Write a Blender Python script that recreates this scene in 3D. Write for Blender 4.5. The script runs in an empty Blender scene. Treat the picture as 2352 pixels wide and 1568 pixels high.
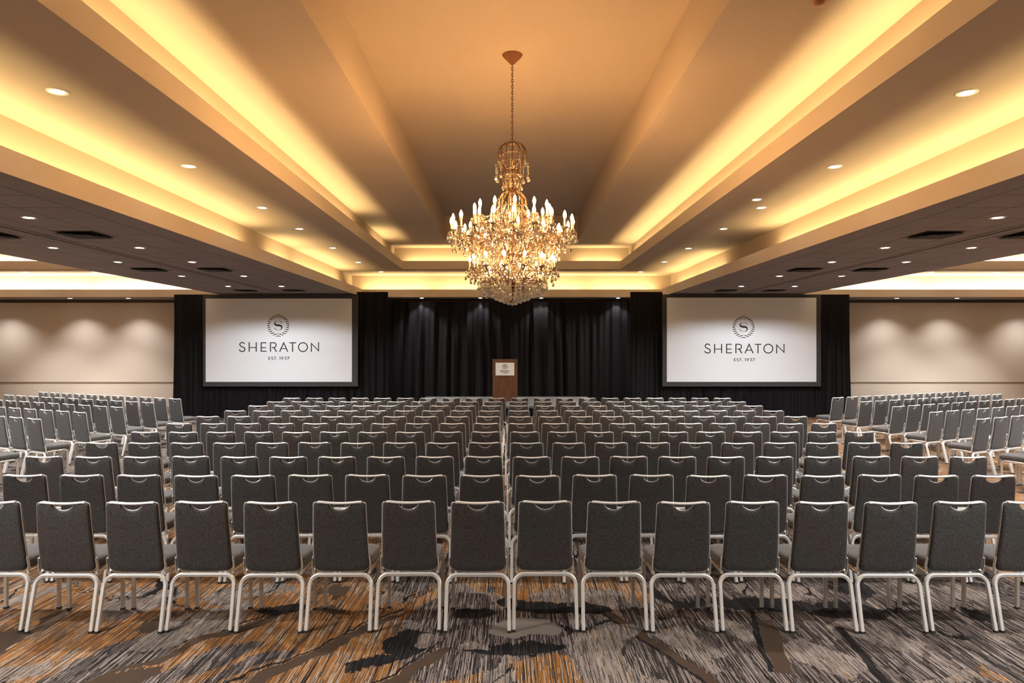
import bpy, bmesh, math, random
from mathutils import Vector, Matrix
random.seed(7)
S = bpy.context.scene
C = S.collection
PI = math.pi
R_ = math.radians

# ------------------------------------------------------------------ camera
F = 1568.0          # focal length in pixels of the 2352 px wide frame
CX, CY = 1171.0, 799.5
H = 2.0
cd = bpy.data.cameras.new('camera')
cd.sensor_width = 36.0
cd.lens = 24.0
cd.shift_x = (1176 - CX) / 2352
cd.shift_y = (CY - 784) / 2352
cd.clip_end = 200
cam = bpy.data.objects.new('camera', cd)
cam.location = (0, 0, H)
cam.rotation_euler = (PI / 2, 0, 0)
C.objects.link(cam)
S.camera = cam

# ------------------------------------------------------------------ world, view
w = bpy.data.worlds.new('world')
S.world = w
w.use_nodes = True
w.node_tree.nodes['Background'].inputs[0].default_value = (0.0, 0.0, 0.0, 1)
w.node_tree.nodes['Background'].inputs[1].default_value = 0.0
S.view_settings.view_transform = 'Standard'
S.view_settings.look = 'None'
S.view_settings.exposure = 0.08
S.view_settings.gamma = 1.0
S.view_settings.use_curve_mapping = False
cy = S.cycles
cy.use_denoising = True
cy.max_bounces = 7
cy.use_adaptive_sampling = True
cy.adaptive_threshold = 0.015
cy.diffuse_bounces = 3
cy.glossy_bounces = 3
cy.transmission_bounces = 6
cy.transparent_max_bounces = 8
cy.caustics_reflective = False
cy.caustics_refractive = False
cy.sample_clamp_indirect = 4.0
cy.sample_clamp_direct = 0.0
cy.use_light_tree = True

# ------------------------------------------------------------------ room dimensions
XL, XR, YN, YF = -19.6, 19.6, -5.7, 22.2
Z1, Z1L, Z2, Z2L, Z3, Z4 = 3.57, 3.805, 4.265, 4.50, 4.91, 5.55
G1, G2 = 0.40, 0.27
TY0, TY1 = -4.43, 20.95
TRAYS = [(-4.53, 4.63), (-17.65, -8.49), (8.52, 17.68)]
INX, INY = 1.45, 1.40
COFFER = (-1.755, 1.84, -1.77, 18.29)
CHX, CHY = 0.03, 8.26

# ------------------------------------------------------------------ lights in the ceiling coves
COVE = (1.0, 0.725, 0.32)
COVE_SIDE = (1.0, 0.82, 0.55)
DOWN = (1.0, 0.97, 0.95)
P_OUT, P_IN, P_SIDE = 11.0, 8.5, 26.0
P_BACK, P_BACKIN = 18.0, 11.0

def strip(x0, x1, y0, y1, z, per_m, color, tilt=0.0):
    L = bpy.data.lights.new('cove_lamp', 'AREA')
    L.shape = 'RECTANGLE'
    lx, ly = max(abs(x1 - x0), 0.06), max(abs(y1 - y0), 0.06)
    L.size, L.size_y = lx, ly
    L.energy = per_m * max(lx, ly)
    L.color = color
    o = bpy.data.objects.new('cove_lamp', L)
    o.location = ((x0 + x1) / 2, (y0 + y1) / 2, z)
    o.rotation_euler = (PI, tilt, 0)
    C.objects.link(o)

def strips_y(x, segs, z, p, col, tilt=0.0):
    for a, b in segs:
        strip(x, x, a, b, z, p * (0.3 if b < 5.2 else 1.0), col, tilt)

def strips_x(y, segs, z, p, col):
    for a, b in segs:
        strip(a, b, y, y, z, p, col)

ZO, ZI = Z1 + 0.15, Z2 + 0.13
xl, xr = TRAYS[0]
strips_y(xl - 0.20, [(-4.2, 4.0), (4.15, 12.5), (13.8, 15.2), (15.5, 19.6)], ZO, P_OUT, COVE)
strips_y(xr + 0.20, [(-4.2, 4.0), (4.15, 12.7), (15.9, 18.2), (18.35, 20.5)], ZO, P_OUT, COVE)
strips_x(TY1 + 0.2, [(-4.55, -2.45), (-2.25, 0.0), (0.15, 2.3), (2.5, 4.5)], ZO, P_BACK, COVE)
strips_x(TY0 - 0.2, [(-4.4, 4.5)], ZO, P_OUT, COVE)
strips_y(xl + INX - 0.15, [(-2.9, 5.0), (5.1, 14.5), (16.5, 18.1)], ZI, P_IN, COVE)
strips_y(xr - INX + 0.15, [(-2.9, 5.0), (5.1, 18.9)], ZI, P_IN, COVE)
strips_x(TY1 - INY + 0.14, [(-3.0, -1.1), (-0.9, 1.3), (1.9, 3.2)], ZI, P_BACKIN, COVE)
strips_x(TY0 + INY - 0.14, [(-3.0, 3.1)], ZI, P_IN, COVE)
for tl, tr in TRAYS[1:]:
    strips_x(TY1 + 0.2, [(tl - 0.1, (tl + tr) / 2 - 0.1), ((tl + tr) / 2 + 0.1, tr + 0.1)], ZO, P_SIDE, COVE_SIDE)
    strips_x(TY1 - INY + 0.14, [(tl + INX, tr - INX)], ZI, P_SIDE * 0.7, COVE_SIDE)
    strips_y(tl - 0.2, [(-4.2, 20.7)], ZO, P_SIDE * 0.6, COVE_SIDE)
    strips_y(tr + 0.2, [(-4.2, 20.7)], ZO, P_SIDE * 0.6, COVE_SIDE)
    strips_y(tl + INX - 0.15, [(-2.9, 19.3)], ZI, P_SIDE * 0.5, COVE_SIDE)
    strips_y(tr - INX + 0.15, [(-2.9, 19.3)], ZI, P_SIDE * 0.5, COVE_SIDE)

# ------------------------------------------------------------------ helpers: pixels to points on the floor plan
def px2x(px, d):
    return (px - CX) * d / F

def py2z(py, d):
    return H - (py - CY) * d / F

# ------------------------------------------------------------------ materials
def mat(name):
    m = bpy.data.materials.new(name)
    m.use_nodes = True
    return m, m.node_tree.nodes, m.node_tree.links, m.node_tree.nodes['Principled BSDF']

def simple(name, col, rough=0.6, metal=0.0, spec=0.5, emit=None, es=0.0, sheen=0.0):
    m, n, l, b = mat(name)
    b.inputs['Base Color'].default_value = (*col, 1)
    b.inputs['Roughness'].default_value = rough
    b.inputs['Metallic'].default_value = metal
    b.inputs['Specular IOR Level'].default_value = spec
    if sheen:
        b.inputs['Sheen Weight'].default_value = sheen
    if emit:
        b.inputs['Emission Color'].default_value = (*emit, 1)
        b.inputs['Emission Strength'].default_value = es
    return m

def nd(n, typ, **kw):
    x = n.new(typ)
    for k, v in kw.items():
        setattr(x, k, v)
    return x

def mth(n, l, op, a, b=None, c=None):
    x = n.new('ShaderNodeMath')
    x.operation = op
    for i, v in enumerate((a, b, c)):
        if v is None:
            continue
        if isinstance(v, (int, float)):
            x.inputs[i].default_value = v
        else:
            l.new(v, x.inputs[i])
    return x.outputs[0]

def mix(n, l, fac, a, b, blend='MIX'):
    x = n.new('ShaderNodeMix')
    x.data_type = 'RGBA'
    x.blend_type = blend
    for i, v in ((0, fac), (6, a), (7, b)):
        if isinstance(v, (int, float)):
            x.inputs[i].default_value = v
        elif isinstance(v, tuple):
            x.inputs[i].default_value = (*v, 1) if len(v) == 3 else v
        else:
            l.new(v, x.inputs[i])
    return x.outputs[2]

def ramp(n, l, fac, stops, interp='LINEAR'):
    x = n.new('ShaderNodeValToRGB')
    x.color_ramp.interpolation = interp
    e = x.color_ramp.elements
    while len(e) < len(stops):
        e.new(0.5)
    for k, (p, c) in enumerate(stops):
        e[k].position = p
        e[k].color = (*c, 1)
    l.new(fac, x.inputs[0])
    return x.outputs[0]

def comb(n, l, x, y, z=0.0):
    c = n.new('ShaderNodeCombineXYZ')
    for i, v in enumerate((x, y, z)):
        if isinstance(v, (int, float)):
            c.inputs[i].default_value = v
        else:
            l.new(v, c.inputs[i])
    return c.outputs[0]

def noise(n, l, vec, scale, detail=2.0, rough=0.5, dim='3D'):
    x = n.new('ShaderNodeTexNoise')
    x.noise_dimensions = dim
    x.inputs['Scale'].default_value = scale
    x.inputs['Detail'].default_value = detail
    x.inputs['Roughness'].default_value = rough
    if vec is not None:
        l.new(vec, x.inputs['Vector'])
    return x.outputs['Fac']

def bump(n, l, b, h, strength, dist=0.01):
    x = n.new('ShaderNodeBump')
    x.inputs['Strength'].default_value = strength
    x.inputs['Distance'].default_value = dist
    l.new(h, x.inputs['Height'])
    l.new(x.outputs[0], b.inputs['Normal'])

def paint(name, col, rough=0.75):
    m, n, l, b = mat(name)
    g = nd(n, 'ShaderNodeNewGeometry')
    f = noise(n, l, g.outputs['Position'], 0.7, 3)
    c = mix(n, l, f, tuple(x * 0.95 for x in col), tuple(min(1, x * 1.04) for x in col))
    l.new(c, b.inputs['Base Color'])
    b.inputs['Roughness'].default_value = rough
    b.inputs['Specular IOR Level'].default_value = 0.25
    bump(n, l, b, noise(n, l, g.outputs['Position'], 180, 2), 0.08, 0.003)
    return m

M_CEIL = paint('cream ceiling paint', (0.47, 0.385, 0.305))
M_FASCIA = paint('fascia paint', (0.66, 0.57, 0.48))

def tile_mat():
    m, n, l, b = mat('acoustic ceiling tile')
    g = nd(n, 'ShaderNodeNewGeometry')
    sp = nd(n, 'ShaderNodeSeparateXYZ')
    l.new(g.outputs['Position'], sp.inputs[0])
    ax = mth(n, l, 'ABSOLUTE', mth(n, l, 'SUBTRACT', sp.outputs[0], 0.04))
    u = mth(n, l, 'DIVIDE', mth(n, l, 'SUBTRACT', ax, 4.95), 0.61)
    v = mth(n, l, 'DIVIDE', sp.outputs[1], 0.61)
    def line(t, wd):
        fr = mth(n, l, 'FRACT', mth(n, l, 'ADD', t, 40.0))
        return mth(n, l, 'LESS_THAN', mth(n, l, 'ABSOLUTE', mth(n, l, 'SUBTRACT', fr, 0.5)), wd)
    inband = mth(n, l, 'MULTIPLY', mth(n, l, 'GREATER_THAN', ax, 4.94), mth(n, l, 'LESS_THAN', ax, 8.0))
    onf = mth(n, l, 'LESS_THAN', sp.outputs[2], Z1 + 0.01)
    lines = mth(n, l, 'MAXIMUM', line(mth(n, l, 'ADD', u, 0.5), 0.012), line(v, 0.012))
    msk = mth(n, l, 'MULTIPLY', mth(n, l, 'MULTIPLY', lines, inband), onf)
    f = noise(n, l, g.outputs['Position'], 60, 3)
    wn = nd(n, 'ShaderNodeTexWhiteNoise', noise_dimensions='2D')
    l.new(comb(n, l, mth(n, l, 'FLOOR', u), mth(n, l, 'FLOOR', mth(n, l, 'ADD', v, 0.5))), wn.inputs['Vector'])
    base = mix(n, l, f, (0.27, 0.225, 0.215), (0.31, 0.26, 0.25))
    base = mix(n, l, mth(n, l, 'MULTIPLY', wn.outputs[0], 0.25), base, (0.17, 0.15, 0.15))
    c = mix(n, l, msk, base, (0.06, 0.05, 0.045))
    l.new(c, b.inputs['Base Color'])
    b.inputs['Roughness'].default_value = 0.9
    bump(n, l, b, f, 0.15, 0.004)
    return m
M_TILE = tile_mat()

def wall_mat():
    m, n, l, b = mat('beige woven wallcovering')
    g = nd(n, 'ShaderNodeNewGeometry')
    mp = nd(n, 'ShaderNodeMapping')
    mp.inputs['Scale'].default_value = (90, 90, 260)
    l.new(g.outputs['Position'], mp.inputs[0])
    f = noise(n, l, mp.outputs[0], 1.0, 3)
    c = mix(n, l, f, (0.57, 0.50, 0.425), (0.67, 0.60, 0.52))
    l.new(c, b.inputs['Base Color'])
    b.inputs['Roughness'].default_value = 0.85
    b.inputs['Specular IOR Level'].default_value = 0.2
    bump(n, l, b, f, 0.15, 0.003)
    return m
M_WALL = wall_mat()
M_DARKTRIM = simple('dark bronze trim', (0.05, 0.045, 0.035), 0.6)
M_BASEB = simple('taupe baseboard', (0.32, 0.26, 0.2), 0.6)
M_RAIL = simple('grey chair rail', (0.30, 0.26, 0.22), 0.6)
M_SILVER = simple('brushed silver metal', (0.76, 0.76, 0.74), 0.38, 0.4)
M_PIPE = simple('polished aluminium', (0.84, 0.85, 0.86), 0.32, 0.35)
M_LEGD = simple('champagne metal', (0.62, 0.59, 0.54), 0.4, 0.6)
M_RUBBER = simple('black rubber', (0.02, 0.02, 0.02), 0.7)
M_WHITE = simple('white fixture enamel', (0.8, 0.78, 0.74), 0.4)
M_BLACK = simple('flat black', (0.012, 0.012, 0.012), 0.8)
M_LENS = simple('lit lamp lens', (1, 1, 1), 0.4, emit=(1.0, 0.9, 0.75), es=30)
M_LENS.cycles.emission_sampling = 'NONE'
M_INK = simple('black ink', (0.008, 0.008, 0.009), 0.7)
M_PLATE = simple('white sign card', (0.9, 0.9, 0.88), 0.5)
M_BULB = simple('lit candle bulb', (1, 1, 1), 0.4, emit=(1.0, 0.53, 0.19), es=420)
M_SLEEVE = simple('ivory candle sleeve', (0.62, 0.54, 0.40), 0.5)
M_BRONZE = simple('dark antique bronze', (0.17, 0.085, 0.05), 0.35, 0.8)
M_COPPER = simple('copper brown metal', (0.36, 0.17, 0.08), 0.45, 0.6)
M_GILT = simple('smoked amber glass rib', (0.14, 0.075, 0.03), 0.25, 0.4)

def crystal_mat(name, col, tr):
    m, n, l, b = mat(name)
    b.inputs['Base Color'].default_value = (*col, 1)
    b.inputs['Roughness'].default_value = 0.08
    b.inputs['IOR'].default_value = 1.5
    b.inputs['Transmission Weight'].default_value = tr
    b.inputs['Specular IOR Level'].default_value = 0.9
    return m
M_CRYS = crystal_mat('cut crystal', (1.0, 0.90, 0.74), 0.82)
M_CRYS2 = crystal_mat('clear cut crystal', (1.0, 0.98, 0.95), 0.60)

def fabric_mat():
    m, n, l, b = mat('charcoal chenille upholstery')
    tc = nd(n, 'ShaderNodeTexCoord')
    oi = nd(n, 'ShaderNodeObjectInfo')
    mp = nd(n, 'ShaderNodeMapping')
    mp.inputs['Scale'].default_value = (420, 260, 70)
    l.new(tc.outputs['Object'], mp.inputs[0])
    fine = noise(n, l, mp.outputs[0], 1.0, 2, 0.6)
    grain = noise(n, l, tc.outputs['Object'], 330, 1)
    off = nd(n, 'ShaderNodeVectorMath', operation='ADD')
    l.new(tc.outputs['Object'], off.inputs[0])
    l.new(comb(n, l, mth(n, l, 'MULTIPLY', oi.outputs['Random'], 37.0), mth(n, l, 'MULTIPLY', oi.outputs['Random'], 91.0)), off.inputs[1])
    big = noise(n, l, off.outputs[0], 4.0, 2)
    tone = mix(n, l, oi.outputs['Random'], (0.055, 0.051, 0.052), (0.061, 0.051, 0.051))
    tone2 = mix(n, l, ramp(n, l, big, [(0.35, (0, 0, 0)), (0.65, (1, 1, 1))]), tone, (0.052, 0.055, 0.053))
    k = mth(n, l, 'ADD', mth(n, l, 'MULTIPLY', fine, 0.7), mth(n, l, 'MULTIPLY', grain, 0.5))
    shade = ramp(n, l, k, [(0.38, (0.25, 0.25, 0.25)), (0.60, (1.0, 1.0, 1.0)), (0.78, (2.3, 2.3, 2.3))])
    c = mix(n, l, 1.0, tone2, shade, 'MULTIPLY')
    l.new(c, b.inputs['Base Color'])
    b.inputs['Roughness'].default_value = 0.9
    b.inputs['Specular IOR Level'].default_value = 0.15
    b.inputs['Sheen Weight'].default_value = 0.30
    b.inputs['Sheen Roughness'].default_value = 0.35
    bump(n, l, b, k, 0.35, 0.002)
    return m
M_FAB = fabric_mat()

def velvet_mat(name, col, sheen, tint):
    m, n, l, b = mat(name)
    g = nd(n, 'ShaderNodeNewGeometry')
    f = noise(n, l, g.outputs['Position'], 160, 2)
    c = mix(n, l, f, tuple(x * 0.7 for x in col), tuple(x * 1.3 for x in col))
    l.new(c, b.inputs['Base Color'])
    b.inputs['Roughness'].default_value = 0.75
    b.inputs['Specular IOR Level'].default_value = 0.2
    b.inputs['Sheen Weight'].default_value = sheen
    b.inputs['Sheen Roughness'].default_value = 0.35
    b.inputs['Sheen Tint'].default_value = (*tint, 1)
    return m
M_VELVET = velvet_mat('black velvet drape', (0.0045, 0.0045, 0.007), 0.035, (0.7, 0.78, 1.0))
M_VELVET2 = velvet_mat('black stage curtain cloth', (0.008, 0.008, 0.010), 0.09, (0.75, 0.82, 1.0))
M_MASK = simple('charcoal screen border cloth', (0.035, 0.037, 0.045), 0.8, sheen=0.15)

def screen_mat():
    m, n, l, b = mat('matte projection fabric')
    g = nd(n, 'ShaderNodeNewGeometry')
    f = noise(n, l, g.outputs['Position'], 90, 2)
    c = mix(n, l, f, (0.74, 0.79, 0.86), (0.80, 0.85, 0.92))
    l.new(c, b.inputs['Base Color'])
    b.inputs['Roughness'].default_value = 0.9
    b.inputs['Specular IOR Level'].default_value = 0.1
    return m
M_SCREEN = screen_mat()

def wood_mat():
    m, n, l, b = mat('walnut veneer')
    tc = nd(n, 'ShaderNodeTexCoord')
    mp = nd(n, 'ShaderNodeMapping')
    mp.inputs['Scale'].default_value = (26, 26, 2.2)
    l.new(tc.outputs['Object'], mp.inputs[0])
    f = noise(n, l, mp.outputs[0], 1.0, 5, 0.6)
    c = ramp(n, l, f, [(0.3, (0.060, 0.022, 0.010)), (0.5, (0.115, 0.045, 0.020)), (0.72, (0.17, 0.07, 0.032))])
    l.new(c, b.inputs['Base Color'])
    b.inputs['Roughness'].default_value = 0.45
    return m
M_WOOD = wood_mat()

def deck_mat():
    m, n, l, b = mat('grey stage carpet')
    g = nd(n, 'ShaderNodeNewGeometry')
    f = noise(n, l, g.outputs['Position'], 120, 2)
    c = mix(n, l, f, (0.085, 0.09, 0.09), (0.125, 0.13, 0.13))
    l.new(c, b.inputs['Base Color'])
    b.inputs['Roughness'].default_value = 0.95
    return m
M_DECK = deck_mat()

def carpet_mat():
    m, n, l, b = mat('abstract striated carpet')
    g = nd(n, 'ShaderNodeNewGeometry')
    P = g.outputs['Position']
    sp = nd(n, 'ShaderNodeSeparateXYZ')
    l.new(P, sp.inputs[0])
    X, Y = sp.outputs[0], sp.outputs[1]
    # yarn strands run along the length of the hall
    def strand(width, run, seed):
        jitter = noise(n, l, comb(n, l, mth(n, l, 'MULTIPLY', X, 0.8), Y, seed), 3.0, 1)
        xx = mth(n, l, 'ADD', X, mth(n, l, 'MULTIPLY', jitter, 0.006))
        idx = mth(n, l, 'FLOOR', mth(n, l, 'DIVIDE', xx, width))
        return noise(n, l, comb(n, l, mth(n, l, 'MULTIPLY', idx, 17.37), mth(n, l, 'MULTIPLY', Y, run), seed), 1.0, 1.5, 0.6)
    s1 = strand(0.0048, 1.3, 3.0)
    s2 = strand(0.010, 0.8, 9.0)
    s = mth(n, l, 'ADD', mth(n, l, 'MULTIPLY', s1, 0.72), mth(n, l, 'MULTIPLY', s2, 0.28))
    P_OR = ramp(n, l, s, [(0.0, (0.020, 0.016, 0.013)), (0.40, (0.085, 0.060, 0.042)), (0.455, (0.30, 0.125, 0.026)), (0.50, (0.36, 0.165, 0.045)), (0.535, (0.13, 0.11, 0.095)), (0.565, (0.44, 0.37, 0.29)), (0.62, (0.33, 0.15, 0.04))], 'CONSTANT')
    P_GR = ramp(n, l, s, [(0.0, (0.010, 0.009, 0.009)), (0.42, (0.042, 0.035, 0.032)), (0.47, (0.15, 0.128, 0.115)), (0.515, (0.035, 0.028, 0.026)), (0.55, (0.34, 0.29, 0.255)), (0.62, (0.09, 0.075, 0.068))], 'CONSTANT')
    P_LT = ramp(n, l, s, [(0.0, (0.05, 0.042, 0.04)), (0.42, (0.26, 0.225, 0.195)), (0.48, (0.10, 0.085, 0.078)), (0.50, (0.20, 0.17, 0.15)), (0.53, (0.36, 0.305, 0.265)), (0.585, (0.08, 0.068, 0.062)), (0.61, (0.30, 0.17, 0.06)), (0.65, (0.33, 0.285, 0.25))], 'CONSTANT')
    P_DK = ramp(n, l, s, [(0.0, (0.008, 0.008, 0.008)), (0.46, (0.014, 0.013, 0.014)), (0.53, (0.045, 0.036, 0.032)), (0.58, (0.009, 0.009, 0.010))], 'CONSTANT')
    P_BR = ramp(n, l, noise(n, l, P, 260, 2), [(0.35, (0.035, 0.024, 0.018)), (0.6, (0.105, 0.070, 0.045))])
    P_SO = ramp(n, l, noise(n, l, P, 300, 2), [(0.35, (0.20, 0.17, 0.145)), (0.6, (0.27, 0.235, 0.20))])
    # ragged positions for the shapes woven into the field
    q = comb(n, l, mth(n, l, 'MULTIPLY', X, 1.0), mth(n, l, 'MULTIPLY', Y, 0.75))
    n1 = noise(n, l, q, 2.6, 3)
    n2 = noise(n, l, comb(n, l, Y, X, 7.0), 2.6, 3)
    rag = mth(n, l, 'MULTIPLY', mth(n, l, 'SUBTRACT', s2, 0.5), 0.35)
    WX = mth(n, l, 'ADD', X, mth(n, l, 'MULTIPLY', mth(n, l, 'SUBTRACT', n1, 0.5), 0.45))
    WY0 = mth(n, l, 'ADD', Y, mth(n, l, 'MULTIPLY', mth(n, l, 'SUBTRACT', n2, 0.5), 0.45))
    WY = mth(n, l, 'ADD', WY0, rag)
    dx = mth(n, l, 'MULTIPLY', mth(n, l, 'SUBTRACT', n1, 0.5), 0.34)
    dy = mth(n, l, 'MULTIPLY', mth(n, l, 'SUBTRACT', n2, 0.5), 0.34)
    W = comb(n, l, mth(n, l, 'ADD', X, dx), mth(n, l, 'ADD', mth(n, l, 'ADD', Y, dy), mth(n, l, 'MULTIPLY', rag, 0.2)))
    zone = noise(n, l, comb(n, l, mth(n, l, 'MULTIPLY', WX, 1.0), mth(n, l, 'MULTIPLY', WY, 0.6), 2.0), 1.25, 1)
    zone2 = noise(n, l, comb(n, l, mth(n, l, 'MULTIPLY', WX, 1.0), mth(n, l, 'MULTIPLY', WY, 0.8), 31.0), 1.9, 1)
    # the warm part of the repeat lies towards one side of each bay, the grey part towards the other
    ph = mth(n, l, 'SINE', mth(n, l, 'ADD', mth(n, l, 'MULTIPLY', X, 0.62), 3.4))
    warm = mth(n, l, 'GREATER_THAN', mth(n, l, 'ADD', zone, mth(n, l, 'MULTIPLY', ph, 0.20)), 0.50)
    col = mix(n, l, warm, P_GR, P_OR)
    lt = mth(n, l, 'GREATER_THAN', zone2, 0.60)
    col = mix(n, l, lt, col, P_LT)
    dk = mth(n, l, 'LESS_THAN', zone2, 0.37)
    col = mix(n, l, dk, col, mix(n, l, warm, P_DK, P_BR))
    wl = mth(n, l, 'LESS_THAN', mth(n, l, 'ABSOLUTE', mth(n, l, 'SUBTRACT', zone, 0.47)), 0.006)
    col = mix(n, l, wl, col, (0.012, 0.010, 0.010))
    W2 = comb(n, l, mth(n, l, 'ADD', X, mth(n, l, 'MULTIPLY', dx, 0.3)), mth(n, l, 'ADD', mth(n, l, 'ADD', Y, mth(n, l, 'MULTIPLY', dy, 0.3)), mth(n, l, 'MULTIPLY', rag, 0.25)))
    def blob(cxp, cyp, rx, ry, rot, quad_=False):
        src = W2 if quad_ else W
        mp = nd(n, 'ShaderNodeMapping', vector_type='TEXTURE')
        mp.inputs['Location'].default_value = (cxp, cyp, 0)
        mp.inputs['Rotation'].default_value = (0, 0, R_(rot))
        mp.inputs['Scale'].default_value = (rx, ry, 1)
        l.new(src, mp.inputs[0])
        if quad_:
            s3 = nd(n, 'ShaderNodeSeparateXYZ')
            l.new(mp.outputs[0], s3.inputs[0])
            return mth(n, l, 'LESS_THAN', mth(n, l, 'MAXIMUM', mth(n, l, 'ABSOLUTE', s3.outputs[0]), mth(n, l, 'ABSOLUTE', s3.outputs[1])), 1.0)
        ln = nd(n, 'ShaderNodeVectorMath', operation='LENGTH')
        l.new(mp.outputs[0], ln.inputs[0])
        return mth(n, l, 'LESS_THAN', ln.outputs['Value'], 1.0)
    # shapes that stand at known places in front of the chairs
    for args, pal in CARPET_SHAPES(P_OR, P_GR, P_LT, P_DK, P_BR, P_SO):
        col = mix(n, l, blob(*args), col, pal)
    col = mix(n, l, 1.0, col, (0.64, 0.625, 0.625), 'MULTIPLY')
    l.new(col, b.inputs['Base Color'])
    b.inputs['Roughness'].default_value = 0.95
    b.inputs['Specular IOR Level'].default_value = 0.1
    bump(n, l, b, noise(n, l, P, 320, 2), 0.4, 0.004)
    return m

def CARPET_SHAPES(OR, GR, LT, DK, BR, SO):
    return [
        # warm field left of the middle, cool field right of it
        ((-1.45, 4.45, 0.80, 0.75, 20), OR), ((-0.85, 4.95, 0.42, 0.40, 0), OR), ((-0.40, 4.85, 0.38, 0.75, 0), GR),
        ((0.28, 4.22, 0.30, 0.22, 0), OR), ((0.60, 4.40, 0.20, 0.36, 8, True), LT), ((1.55, 4.55, 0.80, 0.62, 15), GR),
        ((2.35, 4.75, 0.7, 0.7, 0), GR), ((1.24, 4.55, 0.13, 0.34, 24, True), LT), ((2.02, 4.42, 0.17, 0.26, 36, True), LT), ((1.62, 4.85, 0.10, 0.20, 30, True), LT), ((1.50, 4.25, 0.16, 0.22, 26, True), GR), ((2.55, 4.75, 0.12, 0.30, 40, True), LT),
        # brown branches with black edges
        ((-1.22, 4.55, 0.055, 0.85, -33), BR), ((-1.28, 4.60, 0.012, 0.95, -33), (0.012, 0.010, 0.010)),
        ((-0.62, 4.22, 0.07, 0.40, -30), BR), ((-0.69, 4.28, 0.010, 0.42, -30), (0.012, 0.010, 0.010)),
        ((-2.05, 4.75, 0.045, 0.75, -35), BR), ((-2.10, 4.79, 0.010, 0.8, -35), (0.012, 0.010, 0.010)),
        ((-1.95, 4.35, 0.14, 0.42, -40), GR), ((-2.5, 4.5, 0.2, 0.6, -30), GR), ((-2.25, 4.95, 0.22, 0.5, -30), LT), ((-1.62, 4.30, 0.08, 0.30, -35), GR),
        ((0.98, 4.60, 0.05, 0.75, 24, True), BR), ((0.93, 4.62, 0.012, 0.75, 24, True), DK), ((1.78, 4.62, 0.06, 0.42, -14, True), BR), ((1.72, 4.72, 0.02, 0.5, -14, True), DK), ((2.30, 4.45, 0.03, 0.45, -8, True), DK),
        # black and pale patches
        ((-1.74, 5.20, 0.17, 0.12, 20), DK), ((-0.70, 4.66, 0.16, 0.19, 0), DK), ((-0.86, 4.36, 0.24, 0.065, 28), DK),
        ((-0.60, 4.67, 0.065, 0.11, 10), LT), ((-0.68, 4.95, 0.10, 0.09, 0), LT), ((-0.28, 5.16, 0.15, 0.09, 10), DK),
        ((0.02, 4.55, 0.36, 0.10, 0), DK), ((0.11, 4.90, 0.23, 0.17, 0), SO), ((-0.27, 4.60, 0.10, 0.05, 30), LT),
        ((0.66, 4.78, 0.26, 0.13, 10), LT), ((0.35, 5.30, 0.45, 0.13, -10), DK), ((0.50, 5.55, 0.35, 0.16, 0), LT),
        ((2.55, 5.2, 0.35, 0.16, -10), DK), ((2.0, 5.35, 0.35, 0.14, 0), DK),
    ]
M_CARPET = carpet_mat()

# ------------------------------------------------------------------ mesh helpers
def finish(name, bm, material, parent=None, smooth=False, loc=None, rec=True):
    if rec:
        bmesh.ops.recalc_face_normals(bm, faces=bm.faces)
    me = bpy.data.meshes.new(name)
    bm.to_mesh(me)
    bm.free()
    for mm in (material if isinstance(material, (list, tuple)) else [material]):
        me.materials.append(mm)
    if smooth:
        for p in me.polygons:
            p.use_smooth = True
        try:
            me.set_sharp_from_angle(angle=R_(38))
        except Exception:
            pass
    o = bpy.data.objects.new(name, me)
    C.objects.link(o)
    if parent:
        o.parent = parent
    if loc:
        o.location = loc
    return o

def tag(o, label, cat, group=None):
    o['label'] = label
    o['category'] = cat
    if group:
        o['group'] = group
    return o

def thing(name, label, cat, loc=(0, 0, 0), rz=0.0, group=None):
    o = bpy.data.objects.new(name, None)
    o.empty_display_size = 0.1
    o.location = loc
    o.rotation_euler = (0, 0, rz)
    C.objects.link(o)
    return tag(o, label, cat, group)

def struct(o):
    o['kind'] = 'structure'
    return o

def quad(bm, a, b, c, d, mi=0):
    f = bm.faces.new([bm.verts.new(p) for p in (a, b, c, d)])
    f.material_index = mi
    return f

def box(bm, x0, x1, y0, y1, z0, z1):
    v = [bm.verts.new((x, y, z)) for z in (z0, z1) for y in (y0, y1) for x in (x0, x1)]
    for f in ((0, 2, 3, 1), (4, 5, 7, 6), (0, 1, 5, 4), (2, 6, 7, 3), (0, 4, 6, 2), (1, 3, 7, 5)):
        bm.faces.new([v[i] for i in f])
    return v

def bevel_all(bm, off, seg=2):
    bmesh.ops.bevel(bm, geom=list(bm.edges), offset=off, segments=seg, affect='EDGES', profile=0.6)

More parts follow.
